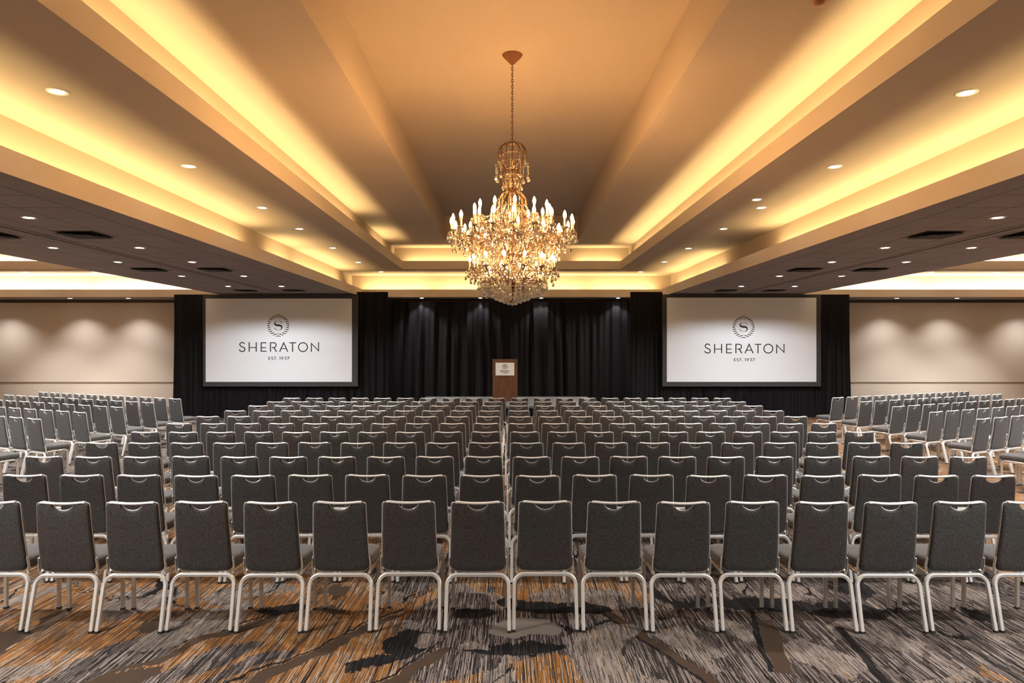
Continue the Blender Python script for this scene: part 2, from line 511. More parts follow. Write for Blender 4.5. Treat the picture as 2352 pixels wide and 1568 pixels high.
def sweep(bm, pts, prof, up=None, close=False, cap=True):
    """prof: list of (side, up) offsets; up: fixed reference vector"""
    pts = [Vector(p) for p in pts]
    n = len(pts)
    rings = []
    ref = Vector(up) if up is not None else None
    last = None
    for i, p in enumerate(pts):
        if close:
            t = (pts[(i + 1) % n] - pts[i - 1]).normalized()
        elif i == 0:
            t = (pts[1] - pts[0]).normalized()
        elif i == n - 1:
            t = (pts[-1] - pts[-2]).normalized()
        else:
            t = ((pts[i + 1] - p).normalized() + (p - pts[i - 1]).normalized()).normalized()
        if ref is not None:
            u = ref - t * ref.dot(t)
        elif last is not None:
            u = last - t * last.dot(t)
        else:
            a = Vector((0, 0, 1)) if abs(t.z) < 0.9 else Vector((1, 0, 0))
            u = a - t * a.dot(t)
        u.normalize()
        last = u
        s = t.cross(u)
        rings.append([bm.verts.new(p + s * a + u * b) for a, b in prof])
    m = len(prof)
    for i in range(n if close else n - 1):
        A, B = rings[i], rings[(i + 1) % n]
        for j in range(m):
            bm.faces.new((A[j], A[(j + 1) % m], B[(j + 1) % m], B[j]))
    if cap and not close:
        bm.faces.new(rings[0][::-1])
        bm.faces.new(rings[-1])

def rect_prof(w, h, r=0.2):
    a, b = w / 2, h / 2
    c = min(a, b) * r
    return [(a, -b + c), (a, b - c), (a - c, b), (-a + c, b), (-a, b - c), (-a, -b + c), (-a + c, -b), (a - c, -b)]

def circ_prof(r, n=8):
    return [(r * math.cos(2 * PI * k / n), r * math.sin(2 * PI * k / n)) for k in range(n)]

def lathe(bm, prof, n=12, centre=(0, 0, 0), flute=0.0):
    cx_, cy_, cz_ = centre
    rings = []
    for r, z in prof:
        if r < 1e-5:
            rings.append([bm.verts.new((cx_, cy_, cz_ + z))])
        else:
            rings.append([bm.verts.new((cx_ + r * (1 + (flute if k % 2 else -flute)) * math.cos(2 * PI * k / n),
                                        cy_ + r * (1 + (flute if k % 2 else -flute)) * math.sin(2 * PI * k / n), cz_ + z)) for k in range(n)])
    for A, B in zip(rings, rings[1:]):
        for k in range(n):
            k2 = (k + 1) % n
            if len(A) == 1 and len(B) == 1:
                continue
            if len(A) == 1:
                bm.faces.new((A[0], B[k2], B[k]))
            elif len(B) == 1:
                bm.faces.new((A[k], A[k2], B[0]))
            else:
                bm.faces.new((A[k], A[k2], B[k2], B[k]))

def arc(cx_, cy_, r, a0, a1, n):
    return [(cx_ + r * math.cos(R_(a0 + (a1 - a0) * k / n)), cy_ + r * math.sin(R_(a0 + (a1 - a0) * k / n))) for k in range(n + 1)]

# ------------------------------------------------------------------ the room
bm = bmesh.new()
quad(bm, (XL, YN, 0), (XR, YN, 0), (XR, YF, 0), (XL, YF, 0))
struct(finish('floor', bm, M_CARPET))

def rect_loop(x0, x1, y0, y1, off, z):
    return [(x0 - off, y0 - off, z), (x1 + off, y0 - off, z), (x1 + off, y1 + off, z), (x0 - off, y1 + off, z)]

def loft_loops(bm, loops):
    for A, B in zip(loops, loops[1:]):
        for k in range(4):
            k2 = (k + 1) % 4
            quad(bm, A[k], A[k2], B[k2], B[k])

trim_no = [0]
def trim(bm, m):
    trim_no[0] += 1
    return struct(finish('trim_%d' % trim_no[0], bm, m))

bm = bmesh.new()      # the painted recesses of the ceiling
for i, (x0, x1) in enumerate(TRAYS):
    o0 = (x0, x1, TY0, TY1)
    ix0, ix1 = x0 + INX, x1 - INX
    i0 = (ix0, ix1, TY0 + INY, TY1 - INY)
    loft_loops(bm, [rect_loop(*o0, 0.04, Z1 + 0.06), rect_loop(*o0, G1, Z1 + 0.06), rect_loop(*o0, G1, Z2), rect_loop(*i0, 0.0, Z2)])
    L3 = [rect_loop(*i0, 0.04, Z2 + 0.06), rect_loop(*i0, G2, Z2 + 0.06), rect_loop(*i0, G2, Z3)]
    if i == 0:
        c0 = COFFER
        L3 += [rect_loop(*c0, 0.0, Z3), rect_loop(*c0, 0.0, Z4)]
        loft_loops(bm, L3)
        quad(bm, *rect_loop(*c0, 0.0, Z4))
    else:
        loft_loops(bm, L3)
        quad(bm, *rect_loop(*i0, G2, Z3))
    for op, za, zb in ((o0, Z1, Z1L), (i0, Z2, Z2L)):
        t = bmesh.new()
        loft_loops(t, [rect_loop(*op, 0.0, za), rect_loop(*op, 0.0, zb), rect_loop(*op, 0.04, zb), rect_loop(*op, 0.04, za + 0.06)])
        trim(t, M_FASCIA)
struct(finish('ceiling_recess', bm, M_CEIL))
bm = bmesh.new()      # the lower tiled ceiling around the recesses
xs = [XL]
for a, b in sorted(TRAYS):
    xs += [a - 0.0, b + 0.0]
xs.append(XR)
for k in range(0, len(xs), 2):
    quad(bm, (xs[k], TY0, Z1), (xs[k + 1], TY0, Z1), (xs[k + 1], TY1, Z1), (xs[k], TY1, Z1))
quad(bm, (XL, TY1, Z1), (XR, TY1, Z1), (XR, YF, Z1), (XL, YF, Z1))
quad(bm, (XL, YN, Z1), (XR, YN, Z1), (XR, TY0, Z1), (XL, TY0, Z1))
struct(finish('ceiling', bm, M_TILE))
for sx, xc in ((-1, -6.51), (1, 6.575)):      # partition tracks let into the lower ceiling
    t = bmesh.new()
    box(t, xc - 0.09, xc - 0.03, TY0, YF - 0.3, Z1 - 0.012, Z1 + 0.002)
    box(t, xc + 0.03, xc + 0.09, TY0, YF - 0.3, Z1 - 0.012, Z1 + 0.002)
    trim(t, M_TILE)
    t = bmesh.new()
    box(t, xc - 0.03, xc + 0.03, TY0, YF - 0.3, Z1 - 0.004, Z1 + 0.002)
    trim(t, M_BLACK)

def wall(name, a, b):
    bm = bmesh.new()
    quad(bm, (*a, 0), (*b, 0), (*b, Z1 + 0.02), (*a, Z1 + 0.02))
    return struct(finish(name, bm, M_WALL))
wall('wall_back', (XL, YF), (XR, YF))
wall('wall_front', (XL, YN), (XR, YN))
wall('wall_left', (XL, YN), (XL, YF))
wall('wall_right', (XR, YN), (XR, YF))
t = bmesh.new(); box(t, XL, XR, YF - 0.035, YF, Z1 - 0.09, Z1); trim(t, M_DARKTRIM)
t = bmesh.new(); box(t, XL, XR, YF - 0.018, YF, 0.885, 0.912); trim(t, M_RAIL)
t = bmesh.new(); box(t, XL, XR, YF - 0.02, YF, 0, 0.10); struct(finish('baseboard_back', t, M_BASEB))
for nm, x in (('baseboard_left', XL), ('baseboard_right', XR - 0.02)):
    t = bmesh.new(); box(t, x, x + 0.02, YN, YF - 0.02, 0, 0.10); struct(finish(nm, t, M_BASEB))

# ------------------------------------------------------------------ chairs
WT, WB = 0.372, 0.404         # width of the back at the top and at the bottom
BH = 0.516                    # height of the back panel
ZB = 0.392

def back_y(v):
    t = v / BH
    return -0.128 - 0.069 * (t ** 1.25) - 0.012 * math.sin(PI * min(1, max(0, t)))

def back_w(v):
    t = min(1, max(0, v / BH))
    return (WB + (WT - WB) * t) / 2

UC = [0, .07, .14, .21, .28, .33, .37, .395, .41, .425, .45, .5, .6, .7, .78, .84, .89, .93, .96, .985, 1.0]
UC = [-u for u in UC[:0:-1]] + UC

def v_top(u):
    a = abs(u)
    v = BH - 0.010 * (1 - a * a)
    if a > 0.90:
        k = (a - 0.90) / 0.10
        v -= 0.020 * (1 - math.sqrt(max(0, 1 - k * k)))
    if a < 0.41:
        v -= 0.050 * math.sqrt(max(0, 1 - (a / 0.41) ** 2)) ** 1.2
    return v

def v_bot(u):
    a = abs(u)
    v = 0.008 * a * a
    if a > 0.74:
        k = (a - 0.74) / 0.26
        v += 0.050 * (1 - math.sqrt(max(0, 1 - k * k)))
    return v

def make_back():
    bm = bmesh.new()
    T = 0.046
    NT = 16
    ts = [0, .02, .06, .13] + [.13 + .74 * k / (NT - 7) for k in range(1, NT - 7)] + [.87, .94, .98, 1]
    def edge(u, t):
        a = min(1 - abs(u), 0.12) / 0.12
        b = min(t, 1 - t, 0.07) / 0.07
        f = lambda k: math.sqrt(max(0, 1 - (1 - k) ** 2))
        return f(a) * f(b)
    G = {}
    for side in (0, 1):
        for i, u in enumerate(UC):
            for j, t in enumerate(ts):
                v = v_bot(u) + (v_top(u) - v_bot(u)) * t
                e = edge(u, t)
                y = back_y(v) + T / 2 + (-1 if side == 0 else 1) * (0.005 + (T / 2 - 0.005) * e)
                G[side, i, j] = bm.verts.new((u * back_w(v), y, ZB + v))
    ni, nj = len(UC), len(ts)
    for i in range(ni - 1):
        for j in range(nj - 1):
            bm.faces.new((G[0, i, j], G[0, i + 1, j], G[0, i + 1, j + 1], G[0, i, j + 1]))
            bm.faces.new((G[1, i, j], G[1, i, j + 1], G[1, i + 1, j + 1], G[1, i + 1, j]))
    ring = [(i, 0) for i in range(ni)] + [(ni - 1, j) for j in range(1, nj)] + [(i, nj - 1) for i in range(ni - 2, -1, -1)] + [(0, j) for j in range(nj - 2, 0, -1)]
    for a, b in zip(ring, ring[1:] + ring[:1]):
        bm.faces.new((G[0, a[0], a[1]], G[1, a[0], a[1]], G[1, b[0], b[1]], G[0, b[0], b[1]]))
    return bm

def outline_pts():
    pts = []
    for u in UC:
        v = v_bot(u); pts.append((u * back_w(v), v))
    for k in range(1, 8):
        v = v_bot(1) + (v_top(1) - v_bot(1)) * k / 8; pts.append((back_w(v), v))
    for u in UC[::-1]:
        v = v_top(u); pts.append((u * back_w(v), v))
    for k in range(7, 0, -1):
        v = v_bot(1) + (v_top(1) - v_bot(1)) * k / 8; pts.append((-back_w(v), v))
    out = []
    for x, v in pts:
        p = Vector((x, back_y(v) + 0.020, ZB + v))
        if not out or (p - out[-1]).length > 0.004:
            out.append(p)
    return out

def make_trim():
    bm = bmesh.new()
    c = Vector((0, 0, ZB + BH * 0.5))
    pts = outline_pts()
    sweep(bm, pts, circ_prof(0.0031, 6), up=(0, 1, 0), close=True)
    return bm

def make_handle():
    bm = bmesh.new()
    n = 14
    pts = []
    for k in range(n + 1):
        u = -0.84 + 1.68 * k / n
        v = BH - 0.002 + 0.004 * (abs(u) / .84) ** 2 - 0.008 * (1 - (u / .84) ** 2)
        pts.append((u * back_w(BH), back_y(BH) + 0.018, ZB + v))
    pts[0] = (pts[0][0], pts[0][1], pts[0][2] - 0.004)
    pts[-1] = (pts[-1][0], pts[-1][1], pts[-1][2] - 0.004)
    sweep(bm, pts, rect_prof(0.030, 0.015, 0.7), up=(0, 0, 1))
    return bm

def make_seat():
    bm = bmesh.new()
    lay = [(0.86, .414), (0.965, .418), (1.0, .432), (1.0, .452), (0.985, .468), (0.93, .480), (0.80, .487), (0.5, .491), (0.2, .492)]
    def plan(a, k):
        ca, sa = math.cos(a), math.sin(a)
        ex = 0.34
        x = math.copysign(abs(ca) ** ex, ca)
        y = math.copysign(abs(sa) ** (0.42 if sa > 0 else 0.25), sa)
        yy = 0.075 + y * 0.195
        hw = 0.198 + 0.026 * (y + 1) / 2
        yy += 0.012 * (1 - x * x) * (1 if y > 0 else 0)
        return x * hw, yy
    N = 40
    rings = []
    for s, z in lay:
        r = []
        for k in range(N):
            a = 2 * PI * (k + 0.5) / N
            x, y = plan(a, s)
            x, y = x * (1 - (1 - s) * 0.55 if s > .45 else s * 1.3), 0.075 + (y - 0.075) * (1 - (1 - s) * 0.55 if s > .45 else s * 1.3)
            tilt = 0.02 * (y - 0.27)
            r.append(bm.verts.new((x, y, z + tilt)))
        rings.append(r)
    for A, B in zip(rings, rings[1:]):
        for k in range(N):
            bm.faces.new((A[k], A[(k + 1) % N], B[(k + 1) % N], B[k]))
    bm.faces.new(rings[-1])
    bm.faces.new(rings[0][::-1])
    return bm

LX = 0.224
def make_rear_leg(s):
    bm = bmesh.new()
    zt, yt, yf = 0.374, -0.128, -0.222
    r = 0.068
    p2 = [(0.0, zt)] + [(s * 0.08, zt)] + [(s * x, z) for x, z in arc(LX - 0.003 - r, zt - r, r, 90, 6, 8)] + [(s * (LX - 0.001), 0.15), (s * LX, 0.012)]
    pts = [(x, yf + (yt - yf) * z / zt, z) for x, z in p2]
    sweep(bm, pts, rect_prof(0.024, 0.026, 0.25), up=(0, 1, 0.2))
    lo = bmesh.new()
    return bm

def make_foot(s, y):
    bm = bmesh.new()
    x = s * (LX if y < 0 else 0.205)
    box(bm, x - 0.0135, x + 0.0135, y - 0.0145, y + 0.0145, 0, 0.015)
    return bm

def make_front_leg(s):
    bm = bmesh.new()
    x = s * 0.205
    r = 0.06
    y0, zt = 0.213, 0.398
    pts = [(x, y0, 0.012), (x, y0, 0.2)] + [(x, y0 - r + r * math.cos(R_(a)), zt - r + r * math.sin(R_(a))) for a in range(0, 91, 11)] + [(x, 0.09, zt)]
    sweep(bm, pts, rect_prof(0.022, 0.026, 0.25), up=(1, 0, 0))
    for z in (0.095, 0.195):
        lathe(bm, [(0.0, 0.004), (0.005, 0.003), (0.006, 0)], 8)
        vs = bm.verts[-17:]
        M = Matrix.Translation((x, y0 - 0.013, z)) @ Matrix.Rotation(R_(90), 4, 'X')
        for v in vs:
            v.co = M @ v.co
        bm.verts.ensure_lookup_table()
    return bm

def make_seat_frame():
    bm = bmesh.new()
    for s in (-1, 1):
        sweep(bm, [(s * 0.205, 0.095, 0.398), (s * 0.205, -0.05, 0.394), (s * 0.200, -0.118, 0.388)], rect_prof(0.020, 0.022, 0.25), up=(0, 0, 1))
        # side brackets that hold the back
        sweep(bm, [(s * 0.206, -0.112, 0.392), (s * 0.208, -0.118, 0.44), (s * 0.204, -0.128, 0.50)], rect_prof(0.022, 0.006, 0.2), up=(1, 0, 0))
    for y in (0.15, -0.02):
        box(bm, -0.20, 0.20, y - 0.012, y + 0.012, 0.402, 0.414)
    return bm

def bm_front_leg(s):
    bm = bmesh.new()
    bm.verts.ensure_lookup_table()
    x = s * 0.205
    r = 0.06
    y0, zt = 0.213, 0.398
    pts = [(x, y0, 0.012), (x, y0, 0.2)] + [(x, y0 - r + r * math.cos(R_(a)), zt - r + r * math.sin(R_(a))) for a in range(0, 91, 11)] + [(x, 0.09, zt)]
    sweep(bm, pts, rect_prof(0.024, 0.026, 0.25), up=(1, 0, 0))
    return bm

def build_chair():
    t = thing('banquet_chair', 'x', 'chair')
    finish('backrest', make_back(), M_FAB, t, True)
    finish('seat', make_seat(), M_FAB, t, True)
    finish('edge_trim', make_trim(), M_PIPE, t, True)['label'] = 'silver edge piping'
    finish('handle', make_handle(), M_PIPE, t, True)['label'] = 'curved silver grab bar'
    finish('seat_frame', make_seat_frame(), M_LEGD, t)['label'] = 'silver metal seat rails'
    for s in (-1, 1):
        lg = finish('leg', make_rear_leg(s), M_SILVER, t, True)
        lg['label'] = 'silver rear leg curving into the crossbar'
        fo = finish('foot', make_foot(s, -0.222), M_RUBBER, lg)
        lg = finish('leg', bm_front_leg(s), M_LEGD, t, True)
        lg['label'] = 'straight silver front leg'
        finish('foot', make_foot(s, 0.213), M_RUBBER, lg)
    return t

def dup(root):
    r = root.copy()
    C.objects.link(r)
    for ch in list(root.children):
        c = ch.copy()
        C.objects.link(c)
        c.parent = r
        for g in list(ch.children):
            d = g.copy()
            C.objects.link(d)
            d.parent = c
    return r

chair0 = build_chair()
used = [False]
YB = -0.178         # centre of the top of the back in the chair's own frame
ORD = ['', 'first', 'second', 'third', 'fourth', 'fifth', 'sixth', 'seventh', 'eighth', 'ninth', 'tenth', 'eleventh']

def place_chair(xb, yb, rz, label, group):
    """xb, yb: where the top of its back stands"""
    o = chair0 if not used[0] else None
    if o is None:
        o = dup(chair0)
    used[0] = True
    c, s = math.cos(rz), math.sin(rz)
    o.location = (xb + YB * s, yb - YB * c, 0)
    o.rotation_euler = (0, 0, rz)
    tag(o, label, 'chair', group)

# centre block: columns at the middle and at the far end of each side, from nearest row to farthest
CEN = [  # (left inner px, left outer px, count, right inner px, right outer px, count)
    (1097, -14, 8, 1252, 2364, 8), (1106, 56, 9, 1235, 2282.5, 9), (1110.4, 101, 10, 1221.3, 2225, 10), (1113.7, 233, 10, 1210, 2082.8, 10),
    (1115.7, 333.4, 10, 1205.5, 1974, 10), (1117.3, 411, 10, 1197, 1893, 10), (1121.5, 477, 10, 1193.7, 1827.8, 10), (1124.4, 540, 10, 1191.5, 1776, 10),
    (1129, 592.7, 10, 1191.5, 1729.6, 10), (1133, 634, 10, 1191, 1692, 10), (1141, 670, 10, 1194, 1659, 10)]
rng = random.Random(11)
for r, (li, lo, ln, ri, ro, rn) in enumerate(CEN):
    d = 4.853 + 1.0115 * r
    for side, a, b, cnt in (('left', li, lo, ln), ('right', ri, ro, rn)):
        for k in range(cnt):
            px = a + (b - a) * k / (cnt - 1)
            x = px2x(px, d)
            j = rng.uniform(-0.018, 0.018)
            row = ('nearest row' if r == 0 else 'farthest row' if r == 10 else ORD[r + 1] + ' row from camera')
            pos = ORD[k + 1] + (' seat %s of middle gap' % side)
            place_chair(x * (d + j) / d, d + j, R_(rng.uniform(-0.5, 0.5)), 'grey chair in centre block, %s, %s' % (row, pos), 'grey chairs of the centre block')

LEFT = [[(1517,128),(1377,122),(1244,117),(1120,110),(1001,105),(881,100),(773,95),(664,90),(571,84),(480,78),(392,70)],
[(1282,160),(1141,150),(995,148),(862,138),(737,132),(615,126),(500,120),(397,113),(287,110),(183,105),(91,97)],
[(1011,200),(861,192),(725,182),(582,177),(450,167),(315,160),(194,153),(82,147),(5,141)],
[(685,245),(531,232),(390,222),(250,213),(117,207),(5,200)],
[(293,300),(127,290),(-10,281)], [(-183, 362)]]
RIGHT = [[(679,117),(815,112),(937,105),(1053,100),(1165,95),(1274,92),(1386,85),(1484,82),(1576,77),(1673,70),(1768,66)],
[(919,152),(1054,150),(1186,138),(1311,130),(1431,125),(1539,118),(1653,110),(1757,105),(1855,103),(1957,100),(2040,94)],
[(1205,192),(1346,187),(1481,180),(1604,168),(1719,158),(1836,152),(1951,147),(2060,140),(2161,135),(2250,128)],
[(1541,237),(1679,230),(1819,222),(1939,207),(2061,200),(2180,190),(2300,184)],
[(1948,300),(2091,285),(2230,275),(2360,264)], [(2434, 366), (2587, 353)]]
FITL = ((-7.2472, -0.03714, -0.4395), (14.794, -1.04787, 0.2174))
FITR = ((7.24, 0.01974, 0.4365), (15.10, -1.12793, 0.2215))
for side, rows, x0, rz, fit in (('left', LEFT, 0, -26.3, FITL), ('right', RIGHT, 1740, 26.9, FITR)):
    for r, row in enumerate(rows):
        M = []
        for k, (zx, zy) in enumerate(row):
            px, py = x0 + zx / 3.7335, 880 + zy / 3.7335
            gx = fit[0][0] + fit[0][1] * r + fit[0][2] * k
            gy = fit[1][0] + fit[1][1] * r + fit[1][2] * k
            d = 0.3 * (F * (H - 0.912) / (py - CY)) + 0.7 * gy
            M.append((px2x(px, d) - gx, d - gy))
        n_ = len(M)
        kb = (n_ - 1) / 2
        mx, my = sum(m[0] for m in M) / n_, sum(m[1] for m in M) / n_
        den = sum((k - kb) ** 2 for k in range(n_)) + 12.0
        bx = sum((k - kb) * m[0] for k, m in enumerate(M)) / den
        by = sum((k - kb) * m[1] for k, m in enumerate(M)) / den
        for k in range(n_):
            x = fit[0][0] + fit[0][1] * r + fit[0][2] * k + mx + bx * (k - kb)
            d = fit[1][0] + fit[1][1] * r + fit[1][2] * k + my + by * (k - kb)
            rown = ('farthest row' if r == 0 else ORD[r + 1] + ' row from back wall')
            place_chair(x, d, R_(rz + rng.uniform(-0.6, 0.6)), 'grey chair in angled %s block, %s, %s from centre aisle' % (side, rown, ORD[k + 1]), 'grey chairs of the angled %s block' % side)

# ------------------------------------------------------------------ drapes, screens
def drape(name, x0, x1, y, z0, z1, fold, amp, seed, material, label, cat='drape', flare=0.0, gather_top=False, group=None, topw=None, nz=14):
    rg = random.Random(seed)
    nx = max(24, int((x1 - x0) / fold * 12))
    ph = [rg.uniform(0, 6.28) for _ in range(6)]
    wob = [rg.uniform(0.7, 1.4) for _ in range(6)]
    bm = bmesh.new()
    V = {}
    W_ = x1 - x0
    for i in range(nx + 1):
        s = i / nx
        x = x0 + W_ * s
        for j in range(nz + 1):
            t = j / nz
            z = z1 + (z0 - z1) * t
            drift = 0.05 * fold * 8 * math.sin(s * 5 + ph[0]) * t
            a = 2 * PI * (x + drift * 0.4) / fold
            m = 0.55 + 0.45 * math.sin(x * 2.1 * wob[0] + ph[1]) * math.sin(x * 0.9 * wob[1] + ph[2])
            f = (math.sin(a + 0.9 * math.sin(a * 0.31 + ph[3])) * m + 0.45 * math.sin(a * 1.73 + ph[4] + t * 1.2) * (1 - 0.5 * t) + 0.25 * math.sin(a * 0.37 + ph[5] + t))
            env = (0.45 + 0.55 * min(1, t * 3)) if not gather_top else 1 - 0.3 * t
            yy = y - amp * f * env - flare * 0.5 * t * t
            xx = x + flare * (s - 0.5) * 2 * t ** 2
            V[i, j] = bm.verts.new((xx, yy, z))
    for i in range(nx):
        for j in range(nz):
            bm.faces.new((V[i, j], V[i + 1, j], V[i + 1, j + 1], V[i, j + 1]))
    bmesh.ops.recalc_face_normals(bm, faces=bm.faces)
    bmesh.ops.solidify(bm, geom=list(bm.faces), thickness=0.006)
    o = finish(name, bm, material, None, True)
    return tag(o, label, cat, group)

YS = 19.6
def X(px, d=YS):
    return px2x(px, d)

drape('stage_curtain', X(868, 21.55), X(1475, 21.55), 21.55, 0.012, 3.46, 0.36, 0.085, 3, M_VELVET2, 'wide black pleated curtain hanging behind the stage and lectern', 'curtain', nz=18)
DG = None
drape('velvet_drape', X(393), X(474), YS + 0.16, 0.012, 3.555, 0.24, 0.045, 5, M_VELVET, 'narrow black velvet drape at the outer left edge of the left screen', flare=0.03)
drape('velvet_drape', X(817), X(889), YS + 0.16, 0.012, 3.63, 0.22, 0.045, 9, M_VELVET, 'narrow black velvet drape between left screen and stage curtain', flare=0.02)
drape('velvet_drape', X(1450), X(1524), YS + 0.16, 0.012, 3.63, 0.22, 0.045, 15, M_VELVET, 'narrow black velvet drape between stage curtain and right screen', flare=0.02)
drape('velvet_drape', X(1879), X(1957), YS + 0.16, 0.012, 3.555, 0.22, 0.05, 21, M_VELVET, 'narrow black velvet drape at the outer right edge of the right screen', flare=0.06)
drape('drape_skirt', X(464), X(826), YS + 0.115, 0.012, 0.93, 0.17, 0.035, 31, M_VELVET, 'black gathered skirt below the left screen', 'drape skirt', nz=8, flare=0.02)
drape('drape_skirt', X(1519), X(1889), YS + 0.115, 0.012, 0.93, 0.17, 0.035, 37, M_VELVET, 'black gathered skirt below the right screen', 'drape skirt', nz=8, flare=0.04)
for x0, x1, lab in ((X(466), X(822), 'black valance strip above the left screen'), (X(1520), X(1884), 'black valance strip above the right screen')):
    bm = bmesh.new()
    n = 24
    V = []
    for k in range(n + 1):
        s = k / n
        x = x0 + (x1 - x0) * s
        zt = 3.555 - 0.035 * math.sin(PI * s)
        V.append([bm.verts.new((x, YS + 0.09 + 0.004 * math.sin(k * 1.3), z)) for z in (3.36, zt)])
    for a, b in zip(V, V[1:]):
        bm.faces.new((a[0], b[0], b[1], a[1]))
    bmesh.ops.solidify(bm, geom=list(bm.faces), thickness=0.008)
    tag(finish('drape_valance', bm, M_VELVET), lab, 'drape valance')

# ---- lettering drawn as flat strokes
def stroke(bm, pts, wds, y, z=None):
    """flat ribbon in the XZ plane; pts (x, z); wds one width or one per point; square ends"""
    n = len(pts)
    if not isinstance(wds, (list, tuple)):
        wds = [wds] * n
    P = [Vector((p[0], p[1])) for p in pts]
    L_, R2 = [], []
    for i in range(n):
        if i == 0:
            t = (P[1] - P[0]).normalized(); m = 1
        elif i == n - 1:
            t = (P[-1] - P[-2]).normalized(); m = 1
        else:
            a, b = (P[i] - P[i - 1]).normalized(), (P[i + 1] - P[i]).normalized()
            t = a + b
            t = t.normalized() if t.length > 1e-4 else a
            m = 1 / max(0.45, t.dot(a))
        nn = Vector((-t.y, t.x)) * (wds[i] / 2 * m)
        L_.append(P[i] + nn); R2.append(P[i] - nn)
    for y0, y1 in ((y, y - 0.002),):
        A = [bm.verts.new((p.x, y1, p.y)) for p in L_]
        B = [bm.verts.new((p.x, y1, p.y)) for p in R2]
        A2 = [bm.verts.new((p.x, y0, p.y)) for p in L_]
        B2 = [bm.verts.new((p.x, y0, p.y)) for p in R2]
        for i in range(n - 1):
            bm.faces.new((A[i], A[i + 1], B[i + 1], B[i]))
            bm.faces.new((A[i], A2[i], A2[i + 1], A[i + 1]))
            bm.faces.new((B[i], B[i + 1], B2[i + 1], B2[i]))
        bm.faces.new((A[0], B[0], B2[0], A2[0]))
        bm.faces.new((A[-1], A2[-1], B2[-1], B[-1]))

def smooth_path(pts, sub=5):
    """Catmull-Rom through the points; each point a tuple of any length"""
    out = []
    n = len(pts)
    for i in range(n - 1):
        p0, p1, p2, p3 = pts[max(i - 1, 0)], pts[i], pts[i + 1], pts[min(i + 2, n - 1)]
        for k in range(sub):
            t = k / sub
            out.append(tuple(0.5 * (2 * b + (c - a) * t + (2 * a - 5 * b + 4 * c - d) * t * t + (3 * b - a - 3 * c + d) * t ** 3) for a, b, c, d in zip(p0, p1, p2, p3)))
    out.append(tuple(pts[-1]))
    return out

def emblem(bm, cx_, cz_, sc, y, ring=True):
    segs = [((110, 200), (207, 224)), ((165, 155), (250, 180)), ((203, 102), (280, 127)), ((222, 47), (300, 72))]
    for sx in (-1, 1):
        for sz in (-1, 1):
            for a, b in segs:
                stroke(bm, [(cx_ + sx * a[0] * sc, cz_ + sz * a[1] * sc), (cx_ + sx * b[0] * sc, cz_ + sz * b[1] * sc)], 22 * sc, y)
            stroke(bm, [(cx_ + sx * 8 * sc, cz_ + sz * 228 * sc), (cx_ + sx * 60 * sc, cz_ + sz * 238 * sc), (cx_ + sx * 150 * sc, cz_ + sz * 268 * sc)], [10 * sc, 22 * sc, 16 * sc], y)
        stroke(bm, [(cx_ + sx * 305 * sc, cz_ + 24 * sc), (cx_ + sx * 262 * sc, cz_), (cx_ + sx * 305 * sc, cz_ - 24 * sc)], [8 * sc, 24 * sc, 8 * sc], y)
        stroke(bm, [(cx_ + sx * 262 * sc, cz_), (cx_ + sx * 236 * sc, cz_)], [26 * sc, 4 * sc], y)
    for sz in (-1, 1):
        stroke(bm, [(cx_ - 75 * sc, cz_ + sz * 303 * sc), (cx_, cz_ + sz * 284 * sc), (cx_ + 75 * sc, cz_ + sz * 303 * sc)], [10 * sc, 22 * sc, 10 * sc], y)
    S_ = [(108, 72, 10), (88, 100, 16), (50, 118, 8), (-5, 124, 6), (-62, 110, 14), (-97, 70, 30), (-88, 36, 42), (-45, 12, 50), (5, 6, 52), (55, 0, 50), (92, -28, 38), (100, -62, 30), (75, -105, 18), (10, -124, 6), (-45, -115, 9), (-85, -96, 16), (-108, -68, 10)]
    S_ = smooth_path(S_, 4)
    stroke(bm, [(cx_ + a * sc, cz_ + b * sc) for a, b, _ in S_], [c * sc for _, _, c in S_], y)

def ell(cx_, cy_, rx, ry, a0, a1, n=16):
    return [(cx_ + rx * math.cos(R_(a0 + (a1 - a0) * k / n)), cy_ + ry * math.sin(R_(a0 + (a1 - a0) * k / n))) for k in range(n + 1)]

WORD = [  # (points in image-like units with y down, stroke width)
    (smooth_path([(253, 218), (228, 192), (192, 182), (152, 196), (135, 234), (154, 272), (203, 298), (248, 324), (265, 358), (246, 398), (196, 414), (150, 400), (117, 364)], 5), 27),
    ([(375, 178), (375, 420)], 28), ([(555, 178), (555, 420)], 28), ([(375, 312), (555, 312)], 22),
    ([(683, 178), (683, 420)], 27), ([(683, 190), (816, 190)], 24), ([(683, 312), (804, 312)], 23), ([(683, 408), (820, 408)], 24),
    ([(922, 178), (922, 420)], 28), ([(922, 190), (1005, 190)] + ell(1005, 251, 60, 61, -80, 90, 14) + [(960, 312)], 25), ([(1008, 312), (1076, 420)], 28),
    ([(1157, 420), (1261, 190), (1364, 420)], 28), ([(1205, 340), (1316, 340)], 22),
    ([(1405, 191), (1578, 191)], 25), ([(1490, 191), (1490, 420)], 27),
    (ell(1755, 302, 114, 113, 0, 360, 40), 26),
    ([(1970, 424), (1970, 208), (2156, 396), (2156, 178)], 26)]
